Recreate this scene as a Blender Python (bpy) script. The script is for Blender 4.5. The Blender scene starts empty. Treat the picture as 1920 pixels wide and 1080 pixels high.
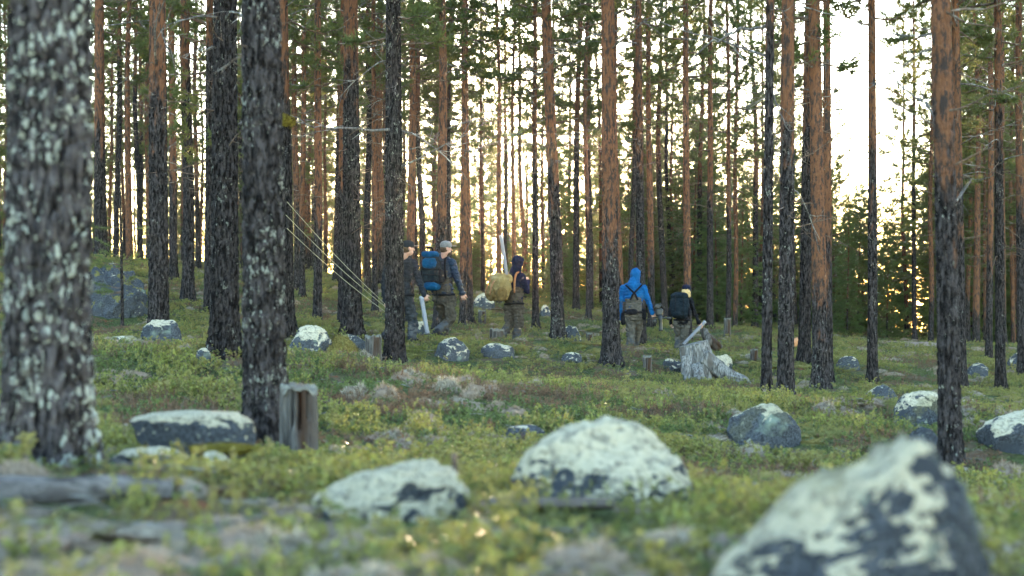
import bpy, bmesh, math, random
import numpy as np
from mathutils import Vector, Matrix, noise as mnoise

# ---------------------------------------------------------------- camera, sky, sun, exposure
sc = bpy.context.scene
COL = sc.collection
F = 2667.0                       # 50 mm lens on 36 mm film, in photo pixels
cam_d = bpy.data.cameras.new('camera'); cam = bpy.data.objects.new('camera', cam_d)
COL.objects.link(cam); sc.camera = cam
cam.location = (0, 0, 0); cam.rotation_euler = (math.radians(90), 0, 0)
cam_d.lens = 50; cam_d.sensor_width = 36; cam_d.clip_start = 0.1; cam_d.clip_end = 3000
cam_d.dof.use_dof = True; cam_d.dof.focus_distance = 24.0; cam_d.dof.aperture_fstop = 2.0
SUN_EL, SUN_AZ = math.radians(6.0), math.radians(0.7)
w = bpy.data.worlds.new('World'); sc.world = w; w.use_nodes = True
nt = w.node_tree
sky = nt.nodes.new('ShaderNodeTexSky'); sky.sky_type = 'NISHITA'; sky.sun_disc = False
sky.sun_elevation = SUN_EL; sky.sun_rotation = SUN_AZ
sky.air_density = 1.0; sky.dust_density = 0.25; sky.ozone_density = 1.6
nt.links.new(sky.outputs[0], nt.nodes['Background'].inputs[0])
nt.nodes['Background'].inputs[1].default_value = 0.15
sun_d = bpy.data.lights.new('sun', 'SUN'); sun = bpy.data.objects.new('sun', sun_d)
COL.objects.link(sun); sun_d.energy = 2.4; sun_d.angle = math.radians(0.5); sun_d.color = (1.0, 0.72, 0.45)
_sd = Vector((math.sin(SUN_AZ)*math.cos(SUN_EL), math.cos(SUN_AZ)*math.cos(SUN_EL), math.sin(SUN_EL)))
sun.rotation_euler = (-_sd).to_track_quat('-Z', 'Y').to_euler(); sun.location = (0, 0, 30)
sc.view_settings.view_transform = 'Standard'; sc.view_settings.look = 'None'
sc.view_settings.exposure = 4.25; sc.view_settings.gamma = 1.0
cy = sc.cycles
cy.max_bounces = 4; cy.diffuse_bounces = 2; cy.glossy_bounces = 2; cy.transmission_bounces = 3
cy.transparent_max_bounces = 4; cy.volume_bounces = 0; cy.caustics_reflective = False; cy.caustics_refractive = False
cy.sample_clamp_indirect = 4.0; cy.use_denoising = True; cy.use_adaptive_sampling = True; cy.adaptive_threshold = 0.04; cy.use_light_tree = False

# ---------------------------------------------------------------- helpers
def tag(o, label, cat, group=None):
    o['label'] = label; o['category'] = cat
    if group: o['group'] = group
    return o
def empty(name, loc=(0, 0, 0)):
    o = bpy.data.objects.new(name, None); COL.objects.link(o); o.location = loc; o.empty_display_size = 0.2
    return o
def obj(name, me, parent=None, loc=None):
    o = bpy.data.objects.new(name, me); COL.objects.link(o)
    if parent: o.parent = parent
    if loc is not None: o.location = loc
    return o
def hsh(a, b, c, seed):
    h = (a.astype(np.int64)*374761393 + b.astype(np.int64)*668265263 + c.astype(np.int64)*2147483647 + seed*974634777) & 0xffffffff
    h = ((h ^ (h >> 13))*1274126177) & 0xffffffff
    h = ((h ^ (h >> 16))*2246822519) & 0xffffffff
    return ((h ^ (h >> 15)) & 0xffffff)/float(0x1000000)
def vnoise(p, seed=0):
    p = np.asarray(p, float); i = np.floor(p); f = p - i; f = f*f*(3 - 2*f); i = i.astype(np.int64)
    r = 0
    for dx in (0, 1):
        wx = f[:, 0] if dx else 1 - f[:, 0]
        for dy in (0, 1):
            wy = f[:, 1] if dy else 1 - f[:, 1]
            for dz in (0, 1):
                wz = f[:, 2] if dz else 1 - f[:, 2]
                r = r + wx*wy*wz*hsh(i[:, 0]+dx, i[:, 1]+dy, i[:, 2]+dz, seed)
    return r*2 - 1
def fbm(p, octv=4, seed=0, gain=0.5):
    p = np.asarray(p, float); a = 1.0; r = 0; t = 0
    for k in range(octv):
        r = r + a*vnoise(p*(2.03**k) + 7.3*k, seed+k); t += a; a *= gain
    return r/t
def fb2(x, y, s, octv=3, seed=0):
    x = np.asarray(x, float).ravel(); y = np.asarray(y, float).ravel()
    return fbm(np.stack([x/s, y/s, np.zeros_like(x)+0.37*seed], 1), octv, seed)
def sstep(a, b, x):
    t = np.clip((x-a)/(b-a), 0, 1); return t*t*(3-2*t)
def unit(v):
    v = np.asarray(v, float); n = np.linalg.norm(v, axis=-1, keepdims=True); return v/np.maximum(n, 1e-9)

class MB:
    """collects shapes and links them as one mesh"""
    def __init__(s): s.V = []; s.Fs = []; s.n = 0; s.A = []
    def add(s, V, Fc, mi=0, smooth=True, att=0.0):
        V = np.asarray(V, float).reshape(-1, 3)
        for f in (Fc if isinstance(Fc, (list, tuple)) else [Fc]):
            f = np.asarray(f, np.int64)
            if len(f): s.Fs.append((f + s.n, mi, smooth))
        s.A.append(np.broadcast_to(np.asarray(att, float), (len(V),)))
        s.V.append(V); s.n += len(V); return s
    def tube(s, pts, rad, n=8, mi=0, smooth=True, cap=True, att=0.0, disp=None):
        pts = np.asarray(pts, float); m = len(pts); rad = np.broadcast_to(np.asarray(rad, float), (m,))
        T = unit(np.gradient(pts, axis=0)); up = np.array([0.0, 0, 1]) if abs(T[0, 2]) < .9 else np.array([1.0, 0, 0])
        a = unit(np.cross(up, T)); b = np.cross(T, a)
        th = np.arange(n)*2*np.pi/n
        r = np.repeat(rad[:, None], n, 1)
        if disp is not None: r = r*(1+disp(np.repeat(np.arange(m)[:, None], n, 1), np.repeat(th[None], m, 0)))
        V = pts[:, None]+r[..., None]*(np.cos(th)[None, :, None]*a[:, None]+np.sin(th)[None, :, None]*b[:, None])
        i = np.arange(m-1)[:, None]*n; j = np.arange(n)[None]; k = (j+1) % n
        Q = np.stack([i+j, i+k, i+n+k, i+n+j], -1).reshape(-1, 4)
        V = V.reshape(-1, 3); fs = [Q]
        if cap:
            c = len(V); V = np.vstack([V, pts[:1], pts[-1:]]); jj = np.arange(n); kk = (jj+1) % n
            fs.append(np.stack([np.full(n, c), kk, jj], 1)); o = (m-1)*n
            fs.append(np.stack([np.full(n, c+1), o+jj, o+kk], 1))
        return s.add(V, fs, mi, smooth, att)
    def capsule(s, p0, p1, r0, r1, n=14, mi=0):
        p0 = np.asarray(p0, float); p1 = np.asarray(p1, float); d = p1-p0; L = np.linalg.norm(d)
        d = d/L if L > 1e-6 else np.array([0, 0, 1.0])
        a = np.radians([-80, -55, -28, 0]); b = np.radians([0, 28, 55, 80])
        pts = [p0+d*r0*math.sin(x) for x in a]+[p1+d*r1*math.sin(x) for x in b]
        return s.tube(pts, [r0*math.cos(x) for x in a]+[r1*math.cos(x) for x in b], n, mi)
    def sell(s, c, half, R=None, e=2.0, nu=24, nv=14, mi=0):
        """superellipsoid: e=2 ellipsoid, larger = boxier; R 3x3 columns are its axes"""
        u = np.arange(nu)*2*np.pi/nu; v = np.linspace(-np.pi/2, np.pi/2, nv)
        sp = lambda x: np.sign(x)*np.abs(x)**(2/e)
        U, Vv = np.meshgrid(u, v); P = np.stack([sp(np.cos(Vv))*sp(np.cos(U)), sp(np.cos(Vv))*sp(np.sin(U)), sp(np.sin(Vv))], -1).reshape(-1, 3)
        P = P*np.asarray(half, float)
        if R is not None: P = P @ np.asarray(R, float).T
        i = np.arange(nv-1)[:, None]*nu; j = np.arange(nu)[None]; k = (j+1) % nu
        return s.add(P+np.asarray(c, float), np.stack([i+j, i+k, i+nu+k, i+nu+j], -1).reshape(-1, 4), mi)
    def mesh(s, name, mats):
        me = bpy.data.meshes.new(name); V = np.vstack(s.V) if s.V else np.zeros((0, 3))
        me.vertices.add(len(V)); me.vertices.foreach_set('co', V.ravel().astype(np.float32))
        nl = sum(f.size for f, _, _ in s.Fs); nf = sum(len(f) for f, _, _ in s.Fs)
        me.loops.add(nl); me.polygons.add(nf)
        me.loops.foreach_set('vertex_index', np.concatenate([f.ravel() for f, _, _ in s.Fs]).astype(np.int32))
        tot = np.concatenate([np.full(len(f), f.shape[1]) for f, _, _ in s.Fs]); st = np.concatenate([[0], np.cumsum(tot)[:-1]])
        me.polygons.foreach_set('loop_start', st.astype(np.int32))
        me.polygons.foreach_set('material_index', np.concatenate([np.full(len(f), m) for f, m, _ in s.Fs]).astype(np.int32))
        me.polygons.foreach_set('use_smooth', np.concatenate([np.full(len(f), sm) for f, _, sm in s.Fs]).astype(bool))
        at = me.attributes.new('v', 'FLOAT', 'POINT'); at.data.foreach_set('value', np.concatenate(s.A).astype(np.float32))
        for m in (mats if isinstance(mats, (list, tuple)) else [mats]): me.materials.append(m)
        me.update(calc_edges=True); me.validate(); return me
    def build(s, name, mats, parent=None, loc=None): return obj(name, s.mesh(name, mats), parent, loc)

def fuse(name, mb, mat, parent, voxel=0.012, smooth=4, wr=0.0, wscale=(14, 14, 14), seed=0, fn=None):
    """one continuous surface from overlapping closed shapes"""
    t = mb.build('tmp', mat); md = t.modifiers.new('r', 'REMESH'); md.mode = 'VOXEL'; md.voxel_size = voxel; md.use_smooth_shade = True
    if smooth: m2 = t.modifiers.new('s', 'SMOOTH'); m2.iterations = smooth; m2.factor = 0.5
    me = bpy.data.meshes.new_from_object(t.evaluated_get(bpy.context.evaluated_depsgraph_get()))
    bpy.data.objects.remove(t); me.name = name; n = len(me.vertices)
    co = np.zeros(n*3, np.float32); me.vertices.foreach_get('co', co); co = co.reshape(-1, 3).astype(float)
    no = np.zeros(n*3, np.float32); me.vertices.foreach_get('normal', no); no = no.reshape(-1, 3)
    if wr: co = co + no*(np.abs(fbm(co*np.array(wscale), 3, seed))[:, None]*2-.5)*wr
    if fn: co = fn(co, no)
    me.vertices.foreach_set('co', co.ravel().astype(np.float32))
    me.materials.clear(); me.materials.append(mat); me.polygons.foreach_set('use_smooth', np.ones(len(me.polygons), bool)); me.update()
    return obj(name, me, parent)

# ---------------------------------------------------------------- materials
class NT:
    def __init__(s, name):
        s.m = bpy.data.materials.new(name); s.m.use_nodes = True; s.t = s.m.node_tree; s.t.nodes.clear()
        s.out = s.t.nodes.new('ShaderNodeOutputMaterial')
    def n(s, typ, props=None, **ins):
        nd = s.t.nodes.new('ShaderNode'+typ)
        for k, v in (props or {}).items(): setattr(nd, k, v)
        for k, v in ins.items(): s.set(nd, k, v)
        return nd
    def set(s, nd, k, v):
        i = nd.inputs[int(k[1:])] if k[0] == '_' else nd.inputs[k.replace('__', ' ')]
        if hasattr(v, 'is_linked') or isinstance(v, bpy.types.NodeSocket): s.t.links.new(v, i)
        else: i.default_value = v
    def noise(s, co, scale, detail=4, rough=.55, dist=0.0):
        return s.n('TexNoise', Vector=co, Scale=scale, Detail=detail, Roughness=rough, Distortion=dist).outputs['Fac']
    def map(s, co, scale): return s.n('Mapping', Vector=co, Scale=scale).outputs[0]
    def ramp(s, x, a, b, lo=0.0, hi=1.0):
        return s.n('MapRange', {'interpolation_type': 'SMOOTHSTEP'}, Value=x, From__Min=a, From__Max=b, To__Min=lo, To__Max=hi).outputs[0]
    def math(s, op, a, b=0.0): return s.n('Math', {'operation': op}, _0=a, _1=b).outputs[0]
    def mix(s, f, a, b):
        nd = s.n('Mix', {'data_type': 'RGBA'}); s.set(nd, '_0', f)
        for k, v in (('_6', a), ('_7', b)): s.set(nd, k, (*v, 1) if isinstance(v, tuple) and len(v) == 3 else v)
        return nd.outputs[2]
    def co(s): return s.n('TexCoord').outputs['Object']
    def bsdf(s, col, rough=.8, bump=None, strength=.4, dist=.01, spec=.3, **kw):
        nd = s.n('BsdfPrincipled', Roughness=rough, **kw); s.set(nd, 'Base__Color', (*col, 1) if isinstance(col, tuple) else col)
        nd.inputs['Specular IOR Level'].default_value = spec
        if bump is not None:
            s.set(nd, 'Normal', s.n('Bump', Height=bump, Strength=strength, Distance=dist).outputs[0])
        s.t.links.new(nd.outputs[0], s.out.inputs[0]); return nd

def m_bark():
    s = NT('pine_bark'); co = s.co(); oi = s.n('ObjectInfo'); sp = s.n('SeparateColor', Color=oi.outputs['Color'])
    off = s.n('VectorMath', {'operation': 'ADD'}, _0=co, _1=s.n('CombineXYZ', X=s.math('MULTIPLY', oi.outputs['Random'], 37.0), Y=0.0, Z=s.math('MULTIPLY', oi.outputs['Random'], 11.0)).outputs[0]).outputs[0]
    st = s.map(off, (1, 1, .28)); v = s.n('Attribute', {'attribute_name': 'v'}).outputs['Fac']
    n1 = s.noise(st, 38, 5, .65); n2 = s.noise(st, 9, 3)
    dark = s.mix(s.ramp(n1, .36, .66), (.005, .004, .004), (.066, .056, .055)); dark = s.mix(s.ramp(s.noise(s.map(off, (1, 1, .16)), 24, 4, .6), .5, .7), dark, (.008, .007, .007))
    z = s.n('SeparateXYZ', Vector=co).outputs['Z']
    h = s.math('ADD', s.math('SUBTRACT', z, s.math('MULTIPLY', sp.outputs['Green'], 20.0)), s.math('MULTIPLY', s.math('SUBTRACT', n2, .5), 4.2))
    org = s.mix(n1, (.058, .027, .016), (.22, .102, .055)); org = s.mix(s.ramp(s.noise(st, 22, 4, .65), .47, .60), org, (.040, .031, .028))
    c = s.mix(s.ramp(h, -.35, .5), dark, org)
    lm = s.math('ADD', s.noise(s.map(off, (1, 1, .55)), 42, 4, .65), s.math('MULTIPLY', s.math('SUBTRACT', s.noise(off, 5, 2), .5), .5))
    thr = s.math('SUBTRACT', .80, s.math('MULTIPLY', sp.outputs['Red'], .32))
    lm = s.math('MULTIPLY', s.ramp(s.math('SUBTRACT', lm, thr), 0.0, .03), s.ramp(v, .15, .3))
    lm = s.math('MULTIPLY', lm, s.ramp(h, -1.0, .6, 1.0, .12))
    c = s.mix(s.math('MULTIPLY', lm, .85), c, s.mix(n2, (.14, .14, .128), (.27, .27, .215)))
    c = s.n('MixRGB', {'blend_type': 'MULTIPLY'}, Fac=1.0, Color1=c, Color2=s.n('CombineColor', Red=sp.outputs['Blue'], Green=sp.outputs['Blue'], Blue=sp.outputs['Blue']).outputs[0]).outputs[0]
    s.bsdf(c, .9, s.math('ADD', n1, s.math('MULTIPLY', s.noise(st, 90, 3), .5)), 1.0, .025, .02); return s.m
def m_leaf(name, c1, c2, trans=.4, rough=.6, tcol=None, hue=None):
    s = NT(name); v = s.n('Attribute', {'attribute_name': 'v'}).outputs['Fac']
    oi = s.n('ObjectInfo').outputs['Random']
    c = s.mix(v, c1, c2)
    if hue: c = s.mix(s.math('MULTIPLY', oi, .75), c, hue)
    d = s.n('BsdfPrincipled', Roughness=rough, Base__Color=c); d.inputs['Specular IOR Level'].default_value = .1
    t = s.n('BsdfTranslucent', Color=s.mix(.5, c, tcol or c2)); mx = s.n('MixShader', Fac=trans)
    s.t.links.new(d.outputs[0], mx.inputs[1]); s.t.links.new(t.outputs[0], mx.inputs[2]); s.t.links.new(mx.outputs[0], s.out.inputs[0]); return s.m
def m_rock():
    s = NT('lichen_rock'); oi = s.n('ObjectInfo'); sp = s.n('SeparateColor', Color=oi.outputs['Color'])
    co = s.n('VectorMath', {'operation': 'ADD'}, _0=s.co(), _1=s.n('CombineXYZ', X=s.math('MULTIPLY', oi.outputs['Random'], 53.0), Y=3.0, Z=1.0).outputs[0]).outputs[0]
    k = s.math('MULTIPLY', sp.outputs['Blue'], 10.0)      # pattern scale: larger rocks carry larger patches
    cs = s.n('VectorMath', {'operation': 'SCALE'}, Vector=co, Scale=k).outputs[0]
    n1 = s.ramp(s.noise(co, 55, 6, .8), .34, .66); n2 = s.noise(cs, 1.1, 3, .55)
    base = s.mix(n1, (.016, .018, .021), (.115, .12, .132)); base = s.mix(s.ramp(s.noise(cs, 1.7, 3), .5, .68), base, (.055, .060, .070))
    base = s.mix(s.ramp(s.noise(cs, 2.6, 4, .6), .62, .7), base, (.022, .023, .026))
    base = s.mix(s.ramp(s.noise(cs, .9, 4, .6), .60, .75), base, (.20, .235, .185))
    nz = s.n('SeparateXYZ', Vector=s.n('NewGeometry').outputs['Normal']).outputs['Z']
    l = s.math('ADD', s.math('MULTIPLY', s.noise(cs, 1.5, 7, .66, .4), 1.0), s.math('MULTIPLY', nz, .34))
    thr = s.math('SUBTRACT', .98, s.math('MULTIPLY', sp.outputs['Red'], .5))
    lm = s.ramp(s.math('SUBTRACT', l, thr), 0, .02)
    fine = s.ramp(s.noise(cs, 7, 6, .75), .40, .52)
    lm = s.math('MULTIPLY', lm, s.math('ADD', s.math('MULTIPLY', fine, .55), .45))
    ro = s.n('TexVoronoi', Vector=s.n('VectorMath', {'operation': 'ADD'}, _0=cs, _1=s.n('VectorMath', {'operation': 'SCALE'}, Vector=s.n('TexNoise', Vector=cs, Scale=5.0, Detail=4.0).outputs['Color'], Scale=.35).outputs[0]).outputs[0], Scale=3.2).outputs['Distance']
    ro = s.math('MULTIPLY', s.ramp(ro, .16, .22, 1, 0), s.ramp(s.noise(cs, .8, 2), .46, .54)); base = s.mix(ro, base, s.mix(n1, (.17, .18, .14), (.34, .34, .27)))
    lc = s.mix(s.noise(cs, 14, 4, .7), (.32, .275, .19), (.74, .645, .46))
    c = s.mix(lm, base, lc)
    mm = s.math('MULTIPLY', s.ramp(s.math('ADD', s.noise(cs, 1.2, 3), s.math('MULTIPLY', nz, .1)), .62, .68), sp.outputs['Green'])
    c = s.mix(mm, c, s.mix(n1, (.10, .075, .035), (.20, .19, .05)))
    s.bsdf(c, .92, s.math('ADD', s.math('MULTIPLY', n1, .6), s.math('MULTIPLY', lm, .8)), .9, .014, .04); return s.m
def m_wood(name, c1, c2, c3, vs=(1, 1, .12), scale=40):
    s = NT(name); co = s.co(); st = s.map(co, vs); n1 = s.noise(st, scale, 6, .7); n2 = s.noise(st, scale*.25, 3)
    c = s.mix(s.ramp(n1, .3, .7), c1, c2); c = s.mix(s.ramp(n2, .52, .68), c, c3)
    s.bsdf(c, .9, n1, .9, .01, .03); return s.m
def m_cloth(name, col, col2=None, scale=9, rough=.85, spec=.04):
    s = NT(name); co = s.co(); n1 = s.noise(co, scale, 4, .6); n2 = s.noise(co, 260, 2)
    c = s.mix(s.ramp(n1, .35, .65), col, col2 or tuple(x*.6 for x in col))
    s.bsdf(c, rough, s.math('ADD', s.noise(co, 26, 4), s.math('MULTIPLY', n2, .3)), .9, .02, spec); return s.m
def m_plain(name, col, rough=.6, metal=0.0, spec=.4, var=.25):
    s = NT(name); co = s.co(); c = s.mix(s.noise(co, 30, 4), tuple(x*(1-var) for x in col), tuple(min(1, x*(1+var)) for x in col))
    s.bsdf(c, rough, s.noise(co, 120, 2), .15, .004, spec, Metallic=metal); return s.m
BARK = m_bark(); ROCK = m_rock()
NEEDLE = m_leaf('pine_needle', (.015, .034, .014), (.080, .112, .038), .45, .55, (.22, .20, .05), (.075, .09, .032))
SPRUCE = m_leaf('spruce_needle', (.014, .034, .015), (.072, .115, .042), .4, .55, (.17, .2, .05), (.10, .13, .042))
LIMB = m_wood('limb_bark', (.05, .037, .03), (.15, .10, .07), (.18, .16, .14), (1, 1, 1), 25)
DEADW = m_wood('dead_wood', (.045, .039, .036), (.16, .145, .135), (.21, .20, .18), (1, 1, .3), 30)
GREYW = m_wood('weathered_wood', (.028, .024, .022), (.27, .255, .24), (.10, .085, .075))
ROTW = m_wood('rotten_wood', (.014, .010, .009), (.15, .135, .12), (.04, .022, .014), (1, 1, .1), 26)
CUTW = m_wood('cut_wood', (.06, .05, .042), (.21, .20, .165), (.09, .075, .06), (1, 1, 1), 30)
# ---------------------------------------------------------------- ground
CP = [  # photo pixel and distance of points where the ground shows
 (85,872,5.7),(350,925,6.2),(560,862,8),(490,832,9),(0,1080,3.4),(960,1075,3.6),(1900,1075,3.7),(1100,962,5),(740,985,4.6),(1600,1040,4.2),
 (420,668,14.8),(297,645,19.6),(740,685,21.5),(658,630,23.5),(1145,685,23.5),(1045,636,26.5),(1437,755,17),(1473,762,18),(1538,728,21.5),
 (1507,680,25),(1635,718,23.5),(1800,730,23),(1875,733,23.5),(1782,882,11),(250,622,25),(190,487,36),(352,566,28),(540,600,26),(593,610,30),
 (770,643,23.5),(830,641,25.2),(960,650,27.5),(1182,668,28.5),(1278,664,32),(1330,718,24),(900,600,38),(1080,600,40),(1200,612,38),(1340,612,40),
 (1440,640,42),(1700,650,40),(1880,655,38),(600,528,46),(330,520,44),(100,520,40),(750,560,42),(1700,800,13.5),(1880,830,12),(900,770,12.5),
 (1250,790,13),(650,740,13),(360,730,12.5),(200,720,13),(1560,655,38),(430,540,44)]
def pw(px, py, D): return np.array([(px-960)/F*D, D, (540-py)/F*D])
_c = [pw(*c) for c in CP]
for x, y, z in [(-6,0,-.2),(6,0,-1.1),(0,-6,-.5),(-20,10,.6),(20,10,-1.9),(-25,35,2.0),(30,35,-2.2),(-35,-25,2),(35,-25,-2),(0,-40,-.3),
                (-26,62,1.2),(-10,60,.7),(0,58,-.6),(8,58,-1.3),(18,60,-2.3),(30,60,-3.2),(-40,95,-1.5),(-15,95,-1.2),(0,90,-2.4),(15,92,-3.8),(40,95,-5.5),(-80,60,2),(80,60,-5),
                (-60,150,-10),(0,150,-12),(60,150,-13),(-120,-60,4),(120,-60,-6),(-140,150,-9),(140,150,-14)]: _c.append(np.array([x, y, z], float))
_c = np.array(_c)
def _tps():
    P = _c[:, :2]/30; n = len(P); d2 = ((P[:, None]-P[None])**2).sum(-1); K = .5*d2*np.log(d2+1e-12)
    K += np.eye(n)*.0012; A = np.zeros((n+3, n+3)); A[:n, :n] = K; A[:n, n] = 1; A[:n, n+1:] = P; A[n, :n] = 1; A[n+1:, :n] = P.T
    return np.linalg.solve(A, np.concatenate([_c[:, 2], np.zeros(3)]))
_w = _tps()
MOUND = [(360,735,12.4,.42,.20),(650,680,18,.5,.12),(1690,660,38,2.4,.25),(1650,770,15,.5,.12),(1820,790,13.8,.6,.16),(250,640,21,.5,.1),(1580,640,34,1.6,.22),(1300,785,13.5,.5,.06),(620,655,20,.4,.12)]
def G(x, y):
    x = np.asarray(x, float); y = np.asarray(y, float); sh = np.broadcast(x, y).shape
    x = np.broadcast_to(x, sh).ravel(); y = np.broadcast_to(y, sh).ravel()
    cx = np.clip(x, -140, 140); cyy = np.clip(y, -60, 150); n = len(_c); z = np.zeros(len(x))
    for a in range(0, len(x), 60000):
        p = np.stack([cx[a:a+60000], cyy[a:a+60000]], 1)/30
        d2 = ((p[:, None]-_c[None, :, :2]/30)**2).sum(-1); z[a:a+60000] = (.5*d2*np.log(d2+1e-12)) @ _w[:n] + _w[n] + p @ _w[n+1:]
    far = np.maximum(np.hypot(x-cx, y-cyy), 0); z = z - far*.06
    for px, py, D, r, h in MOUND: z = z + h*np.exp(-(((x-(px-960)/F*D)**2+(y-D)**2)/(r*r)))
    amp = sstep(2.5, 9, y)*.6+.4
    z = z + amp*(fb2(x, y, 2.6, 3, 5)*.10 + fb2(x, y, .7, 3, 9)*.045)
    return z.reshape(sh)
_G0 = G
_res = np.array([[p[0], p[1], p[2]-float(_G0(np.array([p[0]]), np.array([p[1]]))[0])] for p in _c[:len(CP)] if p[1] > 8])
def G(x, y):
    z = _G0(x, y); x = np.asarray(x, float); y = np.asarray(y, float)
    for a, b, r in _res: z = z + r*np.exp(-(((x-a)**2+(y-b)**2)/.55))
    return z
def gz(x, y): return float(G(np.array([x]), np.array([y]))[0])
def at(px, D):
    x = (px-960)/F*D; return (x, D, gz(x, D))
def D_for(px, py, d0):
    d = d0*np.linspace(.8, 1.3, 120); x = (px-960)/F*d; p = 540-G(x, d)/d*F; return float(d[np.argmin(np.abs(p-py))])
def m_ground():
    s = NT('forest_floor'); co = s.co(); n1 = s.noise(co, 1.6, 5, .6); n2 = s.noise(co, 26, 5, .7); n3 = s.noise(co, .7, 3)
    c = s.mix(s.ramp(n2, .3, .7), (.020, .026, .011), (.095, .105, .042)); c = s.mix(s.ramp(n1, .50, .62), c, s.mix(n2, (.05, .033, .022), (.16, .11, .07)))
    c = s.mix(s.ramp(s.noise(co, 4.3, 6, .7), .63, .70), c, s.mix(n2, (.11, .095, .075), (.25, .225, .185)))
    c = s.mix(s.ramp(s.noise(co, 3.1, 4, .6), .62, .68), c, (.15, .06, .03))
    px, py = (1700-960)/F*39, 39.0
    d = s.n('VectorMath', {'operation': 'DISTANCE'}, _0=s.n('VectorMath', {'operation': 'MULTIPLY'}, _0=co, _1=(1, .45, 0)).outputs[0], _1=(px, py*.45, 0)).outputs['Value']
    d = s.math('ADD', d, s.math('MULTIPLY', s.math('SUBTRACT', n1, .5), 1.6))
    c = s.mix(s.ramp(d, .9, 1.25, 1, 0), c, s.mix(n2, (.13, .085, .065), (.30, .22, .18)))
    s.bsdf(c, .95, n2, 1.0, .03, .02); return s.m
def grid_ground():
    ys = np.concatenate([np.linspace(-60, -2, 30), np.arange(-1.5, 14, .07), np.arange(14, 34, .12), np.arange(34, 70, .35), np.geomspace(70, 900, 50)])
    xs = np.sinh(np.linspace(-1, 1, 420)*6.2)/np.sinh(6.2)*600
    X, Y = np.meshgrid(xs, ys); Z = G(X, Y); m, n = X.shape
    Z = Z + (sstep(60, 20, Y.ravel())*fb2(X, Y, .16, 3, 21)*.03).reshape(m, n)
    i = np.arange(m-1)[:, None]*n; j = np.arange(n-1)[None]
    b = MB(); b.add(np.stack([X, Y, Z], -1).reshape(-1, 3), np.stack([i+j, i+j+1, i+n+j+1, i+n+j], -1).reshape(-1, 4))
    o = b.build('forest_ground', m_ground()); o['kind'] = 'structure'; o['label'] = 'mossy forest floor of low shrubs and pale lichen'
grid_ground()
# ---------------------------------------------------------------- pines
def bark_disp(u, z, R, seed, cu=.045, cz=.13, depth=.014):
    """plates split by furrows on an unrolled trunk; u is the angle"""
    nc = max(5, int(round(2*np.pi*R/cu)))
    wz = fbm(np.stack([np.cos(u)*R*9, np.sin(u)*R*9, z*4], 1), 2, seed+3)
    a = u/(2*np.pi)*nc + .8*wz; b = z/cz + .9*fbm(np.stack([np.cos(u)*R*7, np.sin(u)*R*7, z*3], 1), 2, seed+8)
    ia = np.floor(a); ib = np.floor(b); f1 = np.full(len(u), 9.0); f2 = f1.copy(); cid = np.zeros(len(u))
    for da in (-1, 0, 1):
        for db in (-1, 0, 1):
            ca = ia+da; cb = ib+db; k = np.mod(ca, nc); z0 = np.zeros_like(k)
            d = np.hypot(a-(ca+.15+.7*hsh(k, cb, z0, seed)), b-(cb+.1+.8*hsh(k, cb, z0+1, seed)))
            nw = d < f1; f2 = np.where(nw, f1, np.minimum(f2, d)); cid = np.where(nw, hsh(k, cb, z0+2, seed), cid); f1 = np.where(nw, d, f1)
    pl = sstep(.02, .38, f2-f1)
    cid = cid*.8+.2; cid = np.where(pl > .55, cid, 0.0)
    return depth*(pl-.6) + depth*.5*(cid-.5)*pl + depth*.3*fbm(np.stack([np.cos(u)*R*40, np.sin(u)*R*40, z*16], 1), 2, seed), cid
def trunk_mesh(name, R, H, n, rows, seed, detail=True, flare=.35, bend=.11, torn=0):
    z = np.asarray(rows, float); th = np.arange(n)*2*np.pi/n
    r = R*(1-.80*np.clip(z/H, 0, 1)**1.05)*(1+flare*np.exp(-np.maximum(z, 0)/.22))
    Z, T = np.meshgrid(z, th, indexing='ij'); RR = np.repeat(r[:, None], n, 1)
    lob = 1+.24*np.exp(-np.maximum(Z, 0)/.22)*np.cos(5*T+seed)+.025*np.cos(2*T+seed*2+Z*.3)
    RR = RR*lob; cid = np.zeros_like(RR)
    if detail:
        d, cid = bark_disp(T.ravel(), Z.ravel(), R, seed, cu=max(.032, R*.26), cz=max(.08, R*.7), depth=max(.010, R*.13))
        up = sstep(2.0, 5.5, Z.ravel()); RR = RR + (d*(1-.7*up)).reshape(RR.shape); cid = cid.reshape(RR.shape)
    else:
        d = fbm(np.stack([np.cos(T.ravel())*4, np.sin(T.ravel())*4, Z.ravel()*2.5], 1), 2, seed); RR = RR*(1+.05*d.reshape(RR.shape)); cid = d.reshape(RR.shape)*.5+.5
    bx = bend*fbm(np.stack([z*.16, z*0, z*0+seed], 1), 2, seed); by = bend*fbm(np.stack([z*.16, z*0+9, z*0+seed], 1), 2, seed+1)
    bx -= np.interp(0, z, bx); by -= np.interp(0, z, by)
    V = np.stack([RR*np.cos(T)+bx[:, None], RR*np.sin(T)+by[:, None], Z], -1)
    if torn: V[-1, :, 2] += torn*fbm(np.stack([np.cos(th)*2.5, np.sin(th)*2.5, th*0], 1), 2, seed)
    m = len(z); i = np.arange(m-1)[:, None]*n; j = np.arange(n)[None]; k = (j+1) % n
    V = V.reshape(-1, 3); c = len(V); V = np.vstack([V, [[bx[-1], by[-1], z[-1]-torn*.4]]])
    b = MB(); b.add(V, [np.stack([i+j, i+k, i+n+k, i+n+j], -1).reshape(-1, 4), np.stack([np.full(n, c), (m-1)*n+np.arange(n), (m-1)*n+(np.arange(n)+1) % n], 1)], 0, True, np.append(cid.ravel(), 0))
    return b.mesh(name, BARK)
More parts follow.
